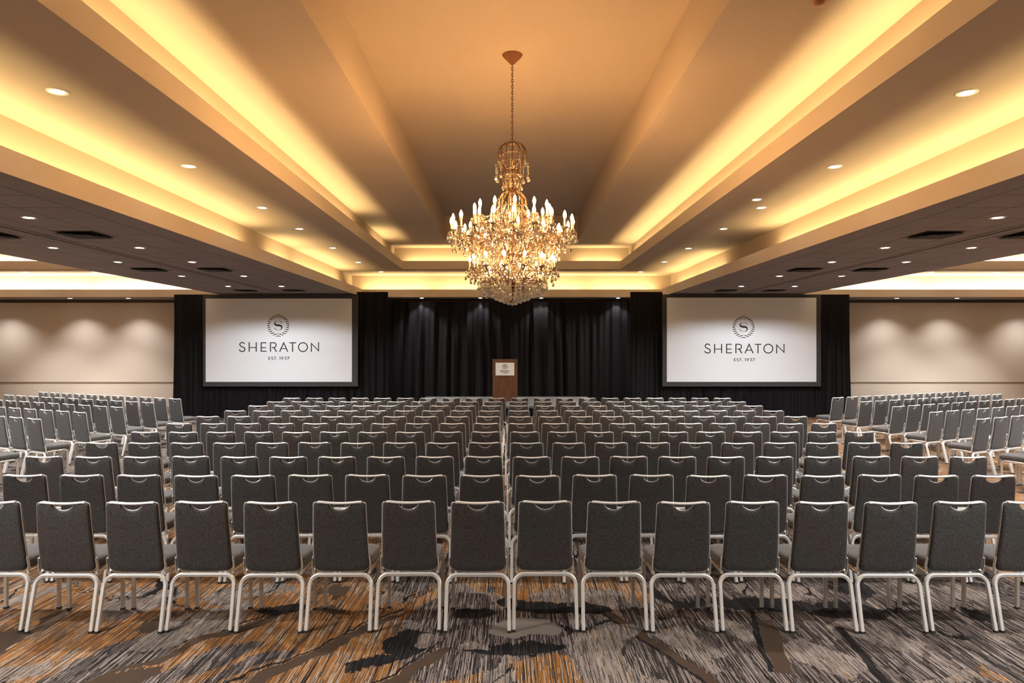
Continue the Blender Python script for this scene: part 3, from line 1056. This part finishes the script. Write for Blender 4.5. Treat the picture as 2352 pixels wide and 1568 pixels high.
EST = [
    ([(877, 548), (877, 627)], 14), ([(877, 555), (915, 555)], 13), ([(877, 588), (912, 588)], 12), ([(877, 620), (917, 620)], 13),
    (smooth_path([(988, 562), (968, 553), (950, 562), (950, 578), (968, 588), (988, 600), (986, 616), (966, 622), (944, 611)], 4), 13),
    ([(1013, 555), (1066, 555)], 13), ([(1040, 555), (1040, 627)], 14), ([(1085, 612), (1085, 627)], 15),
    ([(1150, 562), (1168, 554), (1168, 627)], 14), (ell(1227, 576, 22, 22, 0, 360, 18), 13), ([(1248, 582), (1214, 627)], 14),
    ([(1278, 555), (1326, 555), (1302, 580)] + ell(1302, 600, 24, 20, -90, 140, 10), 12), ([(1350, 555), (1402, 555), (1362, 627)], 14)]

def logo(bm, cxm, czm, y):
    """emblem centre at cxm, czm (metres)"""
    k = YS / F
    emblem(bm, cxm, czm, k / 12.06, y)
    for pts, wd in WORD + EST:
        stroke(bm, [(cxm + (p[0] - 1120) * k / 11.2, czm - (22.5 + p[1] / 11.2) * k) for p in pts], wd * k / 11.2, y)

def screen(x0, x1, z0, z1, fx0, fx1, fz0, fz1, lx, lz, label):
    t = thing('projection_screen', label, 'screen', ((x0 + x1) / 2, YS, 0))
    ox, oy = t.location.x, t.location.y
    bm = bmesh.new()
    y0, y1 = -0.04, 0.04
    box(bm, fx0 - ox, x0 - ox, y0, y1, fz0, fz1)
    box(bm, x1 - ox, fx1 - ox, y0, y1, fz0, fz1)
    box(bm, x0 - ox, x1 - ox, y0, y1, fz0, z0)
    box(bm, x0 - ox, x1 - ox, y0, y1, z1, fz1)
    f = finish('frame', bm, M_MASK, t)
    f['label'] = 'charcoal cloth screen border'
    bm = bmesh.new()
    box(bm, x0 - ox + 0.001, x1 - ox - 0.001, -0.034, -0.02, z0 + 0.001, z1 - 0.001)
    sf = finish('screen_surface', bm, M_SCREEN, t)
    sf['label'] = 'white screen fabric'
    bm = bmesh.new()
    logo(bm, lx - ox, lz, -0.0345)
    lg = finish('lettering', bm, M_INK, sf)
    lg['label'] = 'black round emblem, wordmark and small date line'
    # legs of the fast-fold frame behind the skirt
    for px_ in (x0 + 0.3, x1 - 0.3):
        bm = bmesh.new()
        box(bm, px_ - ox - 0.02, px_ - ox + 0.02, 0.26, 0.30, 0.0, fz0 + 0.3)
        box(bm, px_ - ox - 0.02, px_ - ox + 0.02, 0.26, 0.75, 0.0, 0.03)
        finish('leg', bm, M_PIPE, t)
    return t
zz = lambda py: py2z(py, YS)
screen(X(473.5), X(809), zz(876.5), zz(685.5), X(467.5), X(822), zz(887), zz(677), X(640), zz(747.5), 'large white screen on the left with black round emblem and lettering')
screen(X(1531), X(1874), zz(876.5), zz(683.5), X(1521.5), X(1884.5), zz(887), zz(676), X(1707), zz(751), 'large white screen on the right with black round emblem and lettering')

# ------------------------------------------------------------------ stage and lectern
t = thing('stage_platform', 'low grey carpeted stage platform below the black curtain', 'stage', (-0.1, 19.45, 0))
for k, (a, b) in enumerate(((-2.5, -1.25), (-1.25, 0.0), (0.0, 1.25), (1.25, 2.5))):
    bm = bmesh.new(); box(bm, a + 0.004, b - 0.004, -1.75, 1.75, 0.44, 0.5); bevel_all(bm, 0.006, 1)
    finish('deck_panel', bm, M_DECK, t)
bm = bmesh.new()
n = 160
V = []
for k in range(n + 1):
    s = k / n
    V.append([bm.verts.new((-2.48 + 4.96 * s, -1.755 - 0.012 * math.sin(k * 1.9) - (0.02 if z == 0.005 else 0), z)) for z in (0.005, 0.44)])
for a, b in zip(V, V[1:]):
    bm.faces.new((a[0], b[0], b[1], a[1]))
bmesh.ops.solidify(bm, geom=list(bm.faces), thickness=0.005)
finish('skirt', bm, M_VELVET, t, True)['label'] = 'black pleated stage skirt'
for x in (-2.4, 0, 2.4):
    for y in (-1.6, 1.6):
        bm = bmesh.new(); box(bm, x - 0.025, x + 0.025, y - 0.025, y + 0.025, 0, 0.44); finish('leg', bm, M_SILVER, t)

LD = 19.35
lx0, lx1 = px2x(1131.5, LD), px2x(1188.5, LD)
t = thing('lectern', 'walnut brown lectern with a white sign on the stage', 'lectern', ((lx0 + lx1) / 2, LD, 0.5))
hw = (lx1 - lx0) / 2
ht = py2z(826, LD) - 0.5
bm = bmesh.new()
def prism(bm, pts_yz, x0, x1):
    A = [bm.verts.new((x0, y, z)) for y, z in pts_yz]
    B = [bm.verts.new((x1, y, z)) for y, z in pts_yz]
    n = len(A)
    bm.faces.new(A[::-1]); bm.faces.new(B)
    for k in range(n):
        bm.faces.new((A[k], A[(k + 1) % n], B[(k + 1) % n], B[k]))
prism(bm, [(0.0, 0.03), (0.025, 0.03), (0.025, ht), (0.0, ht)], -hw + 0.012, hw - 0.012)
finish('front_panel', bm, M_WOOD, t)
for s in (-1, 1):
    bm = bmesh.new()
    prism(bm, [(0.0, 0.03), (0.42, 0.03), (0.46, ht - 0.16), (0.0, ht)], s * hw - 0.012 if s > 0 else -hw, s * hw if s > 0 else -hw + 0.012)
    finish('side_panel', bm, M_WOOD, t)
bm = bmesh.new(); prism(bm, [(0.0, ht), (0.47, ht - 0.165), (0.47, ht - 0.145), (0.0, ht + 0.018)], -hw - 0.004, hw + 0.004); finish('reading_top', bm, M_WOOD, t)
bm = bmesh.new(); box(bm, -hw + 0.012, hw - 0.012, 0.03, 0.40, 0.45, 0.47); finish('shelf', bm, M_WOOD, t)
bm = bmesh.new(); box(bm, -hw - 0.006, hw + 0.006, -0.008, 0.44, 0, 0.05); bevel_all(bm, 0.004, 1); finish('base', bm, M_WOOD, t)
sx0, sx1 = px2x(1138.2, LD) - t.location.x, px2x(1181.3, LD) - t.location.x
sz0, sz1 = py2z(862, LD) - 0.5, py2z(832.6, LD) - 0.5
bm = bmesh.new(); box(bm, sx0 - 0.006, sx1 + 0.006, -0.006, 0.0, sz0 - 0.006, sz1 + 0.006); fr = finish('sign_frame', bm, M_BLACK, t)
bm = bmesh.new(); box(bm, sx0, sx1, -0.012, -0.006, sz0, sz1); sg = finish('sign', bm, M_PLATE, t); sg['label'] = 'white sign card with emblem and lettering'
bm = bmesh.new()
scx, scz = (sx0 + sx1) / 2, sz0 + (sz1 - sz0) * 0.69
rr = (sz1 - sz0) * 0.19
stroke(bm, ell(scx, scz, rr, rr, 0, 360, 36), 0.008, -0.012)
for k in range(24):
    a = 2 * PI * k / 24
    stroke(bm, [(scx + rr * .9 * math.cos(a), scz + rr * .9 * math.sin(a)), (scx + rr * 1.12 * math.cos(a), scz + rr * 1.12 * math.sin(a))], 0.008, -0.012)
S_ = smooth_path([(108, 72, 16), (88, 100, 26), (50, 118, 16), (-5, 124, 16), (-62, 110, 30), (-97, 70, 46), (-88, 36, 60), (-45, 12, 66), (5, 6, 68), (55, 0, 66), (92, -28, 54), (100, -62, 44), (75, -105, 30), (10, -124, 16), (-45, -115, 18), (-85, -96, 26), (-108, -68, 16)], 4)
k_ = rr * 0.62 / 124
stroke(bm, [(scx + a * k_, scz + b * k_) for a, b, _ in S_], [c * k_ for _, _, c in S_], -0.012)
finish('emblem', bm, M_INK, sg)

def text_mesh(body, size, x, y, z, parent, bold=0.0):
    cu = bpy.data.curves.new('lettering', 'FONT')
    cu.body = body
    cu.size = size
    cu.align_x = 'CENTER'
    cu.extrude = 0.0006
    cu.offset = bold
    tmp = bpy.data.objects.new('lettering', cu)
    C.objects.link(tmp)
    dg = bpy.context.evaluated_depsgraph_get()
    me = bpy.data.meshes.new_from_object(tmp.evaluated_get(dg))
    bpy.data.objects.remove(tmp)
    me.materials.clear()
    me.materials.append(M_INK)
    o = bpy.data.objects.new('lettering', me)
    C.objects.link(o)
    o.parent = parent
    o.location = (x, y, z)
    o.rotation_euler = (PI / 2, 0, 0)
    return o
hs = sz1 - sz0
text_mesh('Sheraton', 0.072, scx, -0.0125, sz0 + hs * 0.30, sg, 0.0016)
text_mesh('Parsippany', 0.052, scx, -0.0125, sz0 + hs * 0.185, sg, 0.0006)
text_mesh('HOTEL', 0.026, scx, -0.0125, sz0 + hs * 0.105, sg)

# ------------------------------------------------------------------ downlights
def make_downlight():
    t = thing('recessed_downlight', 'x', 'downlight')
    bm = bmesh.new()
    lathe(bm, [(0.058, 0.004), (0.060, -0.006), (0.085, -0.008), (0.090, -0.003), (0.090, 0.002)], 20)
    finish('trim_ring', bm, M_WHITE, t, True)
    bm = bmesh.new()
    lathe(bm, [(0.0, -0.007), (0.040, -0.006), (0.060, -0.002), (0.060, 0.001), (0.0, 0.001)], 20)
    finish('lens', bm, M_LENS, t)
    return t
dl0 = make_downlight()
dused = [False]
SPOT = {}
def spot_data(key, energy, angle, blend, radius):
    if key not in SPOT:
        L = bpy.data.lights.new('downlight_beam', 'SPOT')
        L.energy = energy
        L.color = DOWN
        L.spot_size = R_(angle)
        L.spot_blend = blend
        L.shadow_soft_size = radius
        SPOT[key] = L
    return SPOT[key]
def downlight(x, y, z, label, group, key, energy, angle, blend=0.6, radius=0.05, tilt=0.0, col=None):
    if dused[0]:
        o = dup(dl0)
    else:
        o = dl0
        dused[0] = True
    o.location = (x, y, z)
    tag(o, label, 'downlight', group)
    L = bpy.data.objects.new('downlight_beam', spot_data(key, energy, angle, blend, radius))
    L.location = (x, y, z - 0.02)
    L.rotation_euler = (0, tilt, 0)
    C.objects.link(L)
    return o

E_MID, E_REAR, E_SOF, E_BACK, E_CUR = 560, 600, 290, 150, 50
for side, x, ys in (('left', -3.99, [-3.8, -1.35, 1.1, 3.55, 6.02, 8.49, 11.0, 12.94, 15.4, 17.98, 20.2]), ('right', 4.05, [-3.8, -1.35, 1.1, 3.55, 6.05, 8.51, 11.0, 12.94, 15.47, 17.9, 20.2])):
    for k, y in enumerate(ys):
        xx = x if k < 10 else x * 0.955
        if k < 4:
            lab = 'raised ceiling downlight overhead behind the camera, %s side, %s from rear' % (side, ORD[k + 1])
        else:
            lab = 'round downlight in the %s side of the raised centre ceiling, %s nearest' % (side, ORD[k - 3])
        downlight(xx, y, Z2, lab, 'downlights in the raised centre ceiling', 'mid' if k > 3 else 'midrear', E_MID if k > 3 else E_REAR, 92, 0.9, tilt=(R_(-24) if side == 'left' else R_(24)))
downlight(3.76, 10.4, Z2, 'extra downlight just beside the third one on the right of the raised ceiling', 'downlights in the raised centre ceiling', 'mid2', E_MID * 0.5, 92, 0.9, tilt=R_(24))
for side, sx in (('left', -1), ('right', 1)):
    for rowname, xx, nmax in (('inner row', 5.82, 7), ('outer row', 7.17, 7)):
        ys = [0.0, 2.4, 5.85, 8.2, 10.66, 12.42, 14.83, 17.28]
        for k, y in enumerate(ys):
            if k < 3:
                lab = 'dark ceiling downlight near or behind the camera, %s side, %s, %s from rear' % (side, rowname, ORD[k + 1])
            else:
                lab = 'downlight in the %s dark tiled ceiling, %s, %s nearest' % (side, rowname, ORD[k - 2])
            downlight(sx * xx + 0.04, y, Z1, lab, 'downlights in the dark tiled ceilings', 'sof' if k < 7 else 'soffar', E_SOF if k < 7 else E_SOF * 0.72, 150, 0.3)
# extra spots added at two downlight positions to brighten the lectern and its sign
for x in (-3.99, 4.05):
    L = bpy.data.objects.new('added_lectern_beam', spot_data('accent', 420, 13, 1.0, 0.04))
    L.location = (x, 12.94, Z2 - 0.02)
    L.rotation_euler = (Vector((-0.14, 19.35, 1.35)) - L.location).to_track_quat('-Z', 'Y').to_euler()
    C.objects.link(L)
# wall washers close to the back wall
for k, x in enumerate([-16.2, -13.8, -11.97]):
    downlight(x, 21.42, Z1, 'small downlight over the left beige wall, %s from the left' % ORD[k + 1], 'downlights along the back wall', 'wall', E_BACK, 112, 0.85, 0.03)
for k, x in enumerate([12.14, 14.03, 16.5]):
    downlight(x, 21.42, Z1, 'small downlight over the right beige wall, %s from the curtain' % ORD[k + 1], 'downlights along the back wall', 'wall', E_BACK, 112, 0.85, 0.03)
for k, x in enumerate([-2.75, -0.92, 0.98, 3.38]):
    downlight(x, 21.32, Z1, 'small downlight grazing the stage curtain, %s from the left' % ORD[k + 1], 'downlights over the stage curtain', 'cur', E_CUR, 100, 0.5, 0.03)
for side, tl, tr in (('left', *TRAYS[1]), ('right', *TRAYS[2])):
    for k, x in enumerate(((-14.4, -12.37) if side == 'left' else (12.55, 14.5))):
        downlight(x, 20.3, Z2, 'small downlight in the %s bright side recess, %s from the %s' % (side, ORD[k + 1] if side == 'right' else ORD[k + 1], 'left'), 'downlights in the side recesses', 'side', 800, 86, 0.6)
# general downlights of the two side bays, past the edge of the picture
for sx in (-1, 1):
    for x in (10.0, 13.1, 16.2):
        for y in (1.5, 6.0, 10.5, 15.0):
            L = bpy.data.objects.new('downlight_beam', spot_data('bay', 1600, 110, 0.9, 0.08))
            L.location = (sx * x, y, Z2 - 0.03)
            C.objects.link(L)

# ------------------------------------------------------------------ vents, detector
def make_vent():
    t = thing('ceiling_vent', 'x', 'vent')
    def sq(bm, a, b, z0, z1):
        loft_loops(bm, [[(-a, -a, z0), (a, -a, z0), (a, a, z0), (-a, a, z0)], [(-b, -b, z1), (b, -b, z1), (b, b, z1), (-b, b, z1)]])
    bm = bmesh.new(); sq(bm, 0.295, 0.27, -0.004, -0.004); sq(bm, 0.295, 0.295, -0.004, 0.002); sq(bm, 0.27, 0.27, -0.004, 0.002)
    finish('frame', bm, M_TILE, t)
    for a in (0.25, 0.185, 0.12):
        bm = bmesh.new(); sq(bm, a, a - 0.05, -0.028, -0.003); sq(bm, a - 0.004, a - 0.052, -0.026, -0.001)
        finish('louvre', bm, M_DARKTRIM, t)
    bm = bmesh.new(); quad(bm, (-0.27, -0.27, -0.0005), (0.27, -0.27, -0.0005), (0.27, 0.27, -0.0005), (-0.27, 0.27, -0.0005)); finish('duct_face', bm, M_BLACK, t)
    return t
v0 = make_vent()
first = True
for side, sx in (('left', -1), ('right', 1)):
    for rn, xx in (('inner', 5.85), ('outer', 7.15)):
        for k, y in enumerate((9.4, 13.56, 18.5)):
            o = v0 if first else dup(v0)
            first = False
            o.location = (sx * xx, y, Z1)
            tag(o, 'square louvred vent in the %s dark ceiling, %s side of the track, %s' % (side, rn, ('nearest', 'middle', 'farthest')[k]), 'vent', 'vents in the dark tiled ceilings')
t = thing('smoke_detector', 'small round detector on the upper ceiling at the top edge', 'detector', (2.6, 5.72, Z3))
bm = bmesh.new(); lathe(bm, [(0.0, -0.035), (0.03, -0.034), (0.05, -0.02), (0.055, 0.0)], 20); finish('housing', bm, M_COPPER, t, True)

# ------------------------------------------------------------------ chandelier
ch = thing('chandelier', 'large crystal chandelier with lit candle bulbs hanging from the ceiling', 'chandelier', (CHX, CHY, 0))
bm = bmesh.new()
lathe(bm, [(0.118, Z4 - 0.002), (0.112, Z4 - 0.014), (0.085, Z4 - 0.045), (0.05, Z4 - 0.085), (0.028, Z4 - 0.11), (0.02, Z4 - 0.12), (0.0, Z4 - 0.125)], 48, flute=0.06)
finish('canopy', bm, M_COPPER, ch, False)['label'] = 'fluted copper ceiling rose'
bm = bmesh.new()
zc_, k = Z4 - 0.115, 0
while zc_ > 4.49:
    pts = []
    for q in range(10):
        a = 2 * PI * q / 10
        u, v = 0.011 * math.cos(a), 0.024 * math.sin(a)
        pts.append((u, 0, zc_ - 0.02 + v) if k % 2 else (0, u, zc_ - 0.02 + v))
    sweep(bm, pts, circ_prof(0.0042, 5), close=True)
    zc_ -= 0.036
    k += 1
finish('chain', bm, M_BRONZE, ch, True)
bm = bmesh.new()
lathe(bm, [(0.0, 4.50), (0.03, 4.49), (0.045, 4.47), (0.02, 4.45), (0.013, 4.4), (0.013, 3.9), (0.03, 3.88), (0.013, 3.86), (0.014, 3.3), (0.035, 3.26), (0.075, 3.18), (0.115, 3.11), (0.105, 3.06), (0.05, 3.03), (0.02, 3.0), (0.016, 2.82), (0.05, 2.80), (0.06, 2.76), (0.04, 2.73), (0.016, 2.70), (0.016, 2.60), (0.04, 2.58), (0.03, 2.55), (0.0, 2.54)], 16)
finish('stem', bm, M_BRONZE, ch, True)['label'] = 'dark bronze centre column and hubs'

def ribs(name, prof, n, r, m):
    bm = bmesh.new()
    P_ = smooth_path(prof, 5)
    for k in range(n):
        a = 2 * PI * (k + 0.5) / n
        sweep(bm, [(q[0] * math.cos(a), q[0] * math.sin(a), q[1]) for q in P_], circ_prof(r, 6))
    for q in (prof[0], prof[-1], max(prof)):
        sweep(bm, [(q[0] * math.cos(2 * PI * j / 24), q[0] * math.sin(2 * PI * j / 24), q[1]) for j in range(24)], circ_prof(r * 0.8, 5), close=True)
    return finish(name, bm, m, ch, True)
ribs('crown_frame', [(0.03, 4.485), (0.10, 4.465), (0.155, 4.41), (0.170, 4.33), (0.145, 4.25), (0.105, 4.18), (0.095, 4.155)], 14, 0.0065, M_GILT)['label'] = 'domed amber glass crown'
ribs('vase_frame', [(0.095, 4.155), (0.118, 4.08), (0.112, 4.00), (0.085, 3.95), (0.068, 3.89)], 12, 0.0075, M_GILT)
ribs('body_frame', [(0.06, 3.90), (0.12, 3.865), (0.165, 3.80), (0.180, 3.70), (0.175, 3.60), (0.165, 3.48), (0.12, 3.36)], 12, 0.0065, M_GILT)

# crystals
def drop_shape(bm, c, h, r, n=6, rot=0.0, ball=False):
    if ball:
        prof = [(0.0, 0.0), (r * 0.25, -h * 0.25), (r * 0.5, -h * 0.42), (r * 0.95, -h * 0.60), (r, -h * 0.75), (r * 0.7, -h * 0.93), (0.0, -h)]
    else:
        prof = [(0.0, 0.0), (r * 0.35, -h * 0.25), (r * 0.85, -h * 0.55), (r, -h * 0.72), (r * 0.6, -h * 0.92), (0.0, -h)]
    lathe(bm, prof, n, c)
def bead(bm, c, r):
    lathe(bm, [(0, r), (r * 0.75, r * 0.5), (r, 0), (r * 0.75, -r * 0.5), (0, -r)], 6, c)

cr = random.Random(5)
drops = []            # (position, height, radius, ball, clear)
beads = []
def strand_down(p, n, r, end_h, end_r, ball=False, clear=False):
    x, y, z = p
    for k in range(n):
        beads.append(((x, y, z - k * r * 2.2), r, clear))
    drops.append(((x, y, z - n * r * 2.2), end_h, end_r, ball, clear))

def swag(p, q, sag, n, r, clear=False):
    for k in range(n + 1):
        t = k / n
        beads.append(((p[0] + (q[0] - p[0]) * t, p[1] + (q[1] - p[1]) * t, p[2] + (q[2] - p[2]) * t - sag * 4 * t * (1 - t)), r, clear))

# candle tiers: radius, cup height, hub radius, hub height, count, phase, dip of the arm, bulb size
TIERS = [(0.455, 3.555, 0.06, 3.40, 12, 0.12, 0.10, 1.0), (0.735, 3.385, 0.08, 3.12, 20, 0.05, 0.09, 1.0), (0.60, 3.30, 0.08, 3.10, 12, 0.2, 0.10, 0.85), (0.515, 2.945, 0.05, 2.80, 14, 0.1, 0.05, 0.85), (0.36, 2.80, 0.03, 2.70, 10, 0.2, 0.04, 0.75)]
pan0 = None
for ti, (R0, ZC, rh, zh, cnt, ph0, dip, bs) in enumerate(TIERS):
    mesh_cache = {}
    for k in range(cnt):
        a = 2 * PI * (k + ph0) / cnt
        arm = None
        if 'arm' not in mesh_cache:
            bm = bmesh.new()
            P_ = smooth_path([(rh, zh), (R0 * 0.35, zh + (ZC - zh) * 0.15 - dip * 0.2), (R0 * 0.62, zh + (ZC - zh) * 0.62 + dip * 0.35), (R0 * 0.80, ZC - dip * 0.75), (R0 * 0.92, ZC - dip * 0.95), (R0 * 0.99, ZC - dip * 0.55), (R0, ZC - 0.012)], 5)
            sweep(bm, [(q[0], 0, q[1]) for q in P_], circ_prof(0.0085 if ti != 4 else 0.006, 6))
            sweep(bm, [(q[0], 0.012 * math.sin(i_ * 0.9), q[1] + 0.012 * math.cos(i_ * 0.9)) for i_, q in enumerate(P_)], circ_prof(0.0045, 5))
            arm = finish('arm', bm, M_BRONZE, ch, True)
            mesh_cache['arm'] = arm.data
            bm = bmesh.new()
            lathe(bm, [(0.0, -0.016), (0.018, -0.014), (0.036, -0.004), (0.046 * (0.8 + 0.2 * bs), 0.010), (0.044 * (0.8 + 0.2 * bs), 0.012), (0.03, 0.002), (0.014, -0.002), (0.0, -0.002)], 12, (R0, 0, ZC), flute=0.04)
            pan = finish('drip_pan', bm, M_CRYS, arm, False)
            mesh_cache['drip_pan'] = pan.data
            bm = bmesh.new()
            lathe(bm, [(0.013 * bs, 0.0), (0.0125 * bs, 0.012), (0.0115 * bs, 0.095 * bs), (0.017 * bs, 0.10 * bs), (0.016 * bs, 0.118 * bs), (0.0, 0.118 * bs)], 10, (R0, 0, ZC))
            cn = finish('candle', bm, M_SLEEVE, arm, True)
            mesh_cache['candle'] = cn.data
            bm = bmesh.new()
            lathe(bm, [(0.009 * bs, 0.116 * bs), (0.017 * bs, 0.130 * bs), (0.0195 * bs, 0.145 * bs), (0.016 * bs, 0.165 * bs), (0.008 * bs, 0.186 * bs), (0.0, 0.20 * bs)], 10, (R0, 0, ZC))
            bu = finish('bulb', bm, M_BULB, arm, True)
            mesh_cache['bulb'] = bu.data
            bu['label'] = 'lit flame-shaped bulb'
        else:
            arm = bpy.data.objects.new('arm', mesh_cache['arm']); C.objects.link(arm); arm.parent = ch
            for nm in ('drip_pan', 'candle', 'bulb'):
                o = bpy.data.objects.new(nm, mesh_cache[nm]); C.objects.link(o); o.parent = arm
        arm.rotation_euler = (0, 0, a)
        # crystals hung from the drip pan
        m = 7 if ti < 3 else 5
        for q in range(m):
            b_ = 2 * PI * q / m + a
            pr = 0.046
            px_, py_ = R0 * math.cos(a) + pr * math.cos(b_), R0 * math.sin(a) + pr * math.sin(b_)
            nn = cr.choice((1, 1, 2, 3))
            strand_down((px_, py_, ZC - 0.004), nn, 0.0085, cr.uniform(0.045, 0.075), cr.uniform(0.012, 0.020), cr.random() < 0.3, ti == 4)
        # one long strand under the arm
        for rr_, dz in ((0.97, 0.05), (0.80, 0.07), (0.6, 0.02), (0.42, 0.0)):
            zz_ = ZC - dip * 0.9 if rr_ > 0.7 else zh + (ZC - zh) * 0.5
            strand_down((R0 * rr_ * math.cos(a + 0.03), R0 * rr_ * math.sin(a + 0.03), zz_ - 0.01), cr.choice((2, 3, 4)), 0.0095, cr.uniform(0.05, 0.085), cr.uniform(0.013, 0.022), cr.random() < 0.4, ti == 4)
        a2 = 2 * PI * (k + 1 + ph0) / cnt
        swag((R0 * .98 * math.cos(a), R0 * .98 * math.sin(a), ZC - 0.03), (R0 * .98 * math.cos(a2), R0 * .98 * math.sin(a2), ZC - 0.03), 0.05, 9, 0.0085, ti == 4)
        hi = zh + 0.32 if ti < 3 else zh + 0.16
        swag((R0 * .96 * math.cos(a), R0 * .96 * math.sin(a), ZC - 0.01), (0.16 * math.cos(a), 0.16 * math.sin(a), hi), 0.05, 16 if ti < 3 else 10, 0.0085, False)
# crown pendants
for k in range(10):
    a = 2 * PI * (k + 0.3) / 10
    ca, sa = math.cos(a), math.sin(a)
    strand_down((0.20 * ca, 0.20 * sa, 4.20), 7, 0.007, 0.075, 0.022, False)
    strand_down((0.165 * ca, 0.165 * sa, 4.34), 4, 0.007, 0.05, 0.015, False)
    strand_down((0.115 * ca, 0.115 * sa, 4.04), 5, 0.006, 0.06, 0.016, False)
    strand_down((0.08 * ca, 0.08 * sa, 4.13), 8, 0.0065, 0.055, 0.014, False)
    swag((0.095 * ca, 0.095 * sa, 4.16), (0.205 * ca, 0.205 * sa, 4.21), -0.02, 6, 0.007)
    strand_down((0.17 * ca, 0.17 * sa, 3.80), 6, 0.009, 0.09, 0.020, False)
    strand_down((0.12 * ca, 0.12 * sa, 3.72), 8, 0.009, 0.10, 0.020, False)
    strand_down((0.15 * ca, 0.15 * sa, 3.55), 7, 0.009, 0.09, 0.020, False)
    swag((0.10 * ca, 0.10 * sa, 4.46), (0.16 * ca, 0.16 * sa, 4.30), 0.0, 8, 0.007)
# heart of the chandelier: curtains of drops between the tiers
for (r0, z0, n_) in ((0.26, 3.36, 22), (0.38, 3.27, 28), (0.50, 3.20, 34), (0.20, 3.20, 18), (0.32, 3.08, 26), (0.44, 3.06, 32), (0.10, 3.30, 10), (0.17, 3.02, 16), (0.27, 2.95, 24), (0.38, 2.92, 30), (0.14, 2.90, 14), (0.24, 2.84, 22), (0.22, 3.50, 18), (0.30, 3.46, 20)):
    for k in range(n_):
        a = 2 * PI * (k + cr.random() * 0.5) / n_
        rj = r0 * cr.uniform(0.94, 1.06)
        strand_down((rj * math.cos(a), rj * math.sin(a), z0 + cr.uniform(-0.03, 0.03)), cr.choice((2, 3, 4)), 0.0095, cr.uniform(0.05, 0.09), cr.uniform(0.014, 0.022), cr.random() < 0.35, z0 < 2.9)
# lower basket, rows of round clear drops stepping down to the tip
BASK = [(0.415, 2.735, 46), (0.385, 2.705, 42), (0.345, 2.685, 38), (0.30, 2.665, 34), (0.25, 2.645, 30), (0.20, 2.62, 24), (0.15, 2.60, 18), (0.10, 2.58, 12), (0.05, 2.565, 7), (0.0, 2.555, 1)]
for r0, z0, n_ in BASK:
    for k in range(n_):
        a = 2 * PI * (k + cr.random() * 0.3) / n_
        strand_down((r0 * math.cos(a), r0 * math.sin(a), z0 + 0.045), 2, 0.008, cr.uniform(0.045, 0.055), cr.uniform(0.014, 0.017), True, True)
for k in range(14):
    a = 2 * PI * k / 14
    P1, P0 = (0.42 * math.cos(a), 0.42 * math.sin(a), 2.79), (0.03 * math.cos(a), 0.03 * math.sin(a), 2.60)
    swag(P1, P0, 0.03, 16, 0.0085, True)
bm = bmesh.new()
for r0, z0 in ((0.42, 2.785), (0.30, 2.715), (0.17, 2.65)):
    sweep(bm, [(r0 * math.cos(2 * PI * j / 40), r0 * math.sin(2 * PI * j / 40), z0) for j in range(40)], circ_prof(0.005, 5), close=True)
for k in range(8):
    a = 2 * PI * k / 8
    sweep(bm, [(0.42 * math.cos(a), 0.42 * math.sin(a), 2.785), (0.30 * math.cos(a), 0.30 * math.sin(a), 2.715), (0.17 * math.cos(a), 0.17 * math.sin(a), 2.65), (0.02 * math.cos(a), 0.02 * math.sin(a), 2.59)], circ_prof(0.004, 5))
finish('basket_frame', bm, M_GILT, ch, True)

# the hundred drops that show largest are parts of their own, the rest one mass
def showing(d):
    (x, y, z), h, r, ball, clear = d
    outer = math.hypot(x, y)
    return h * r * 4000 + (1.2 if y < -0.1 else 0) + outer * 1.2
drops.sort(key=showing, reverse=True)
for (c, h, r, ball, clear) in drops[:100]:
    bm = bmesh.new()
    drop_shape(bm, (0, 0, 0), h, r, 6, 0, ball)
    o = finish('crystal_drop', bm, M_CRYS2 if clear else M_CRYS, ch)
    o.location = c
bm = bmesh.new()
bm2 = bmesh.new()
for (c, h, r, ball, clear) in drops[100:]:
    drop_shape(bm2 if clear else bm, c, h, r, 6, 0, ball)
for c, r, clear in beads:
    bead(bm2 if clear else bm, c, r)
o = finish('crystal_strands', bm, M_CRYS, ch, rec=False)
o['kind'] = 'stuff'
o['label'] = 'amber tinted strings of beads and small drops'
o = finish('crystal_basket', bm2, M_CRYS2, ch, rec=False)
o['kind'] = 'stuff'
o['label'] = 'clear round drops of the lowest tiers'
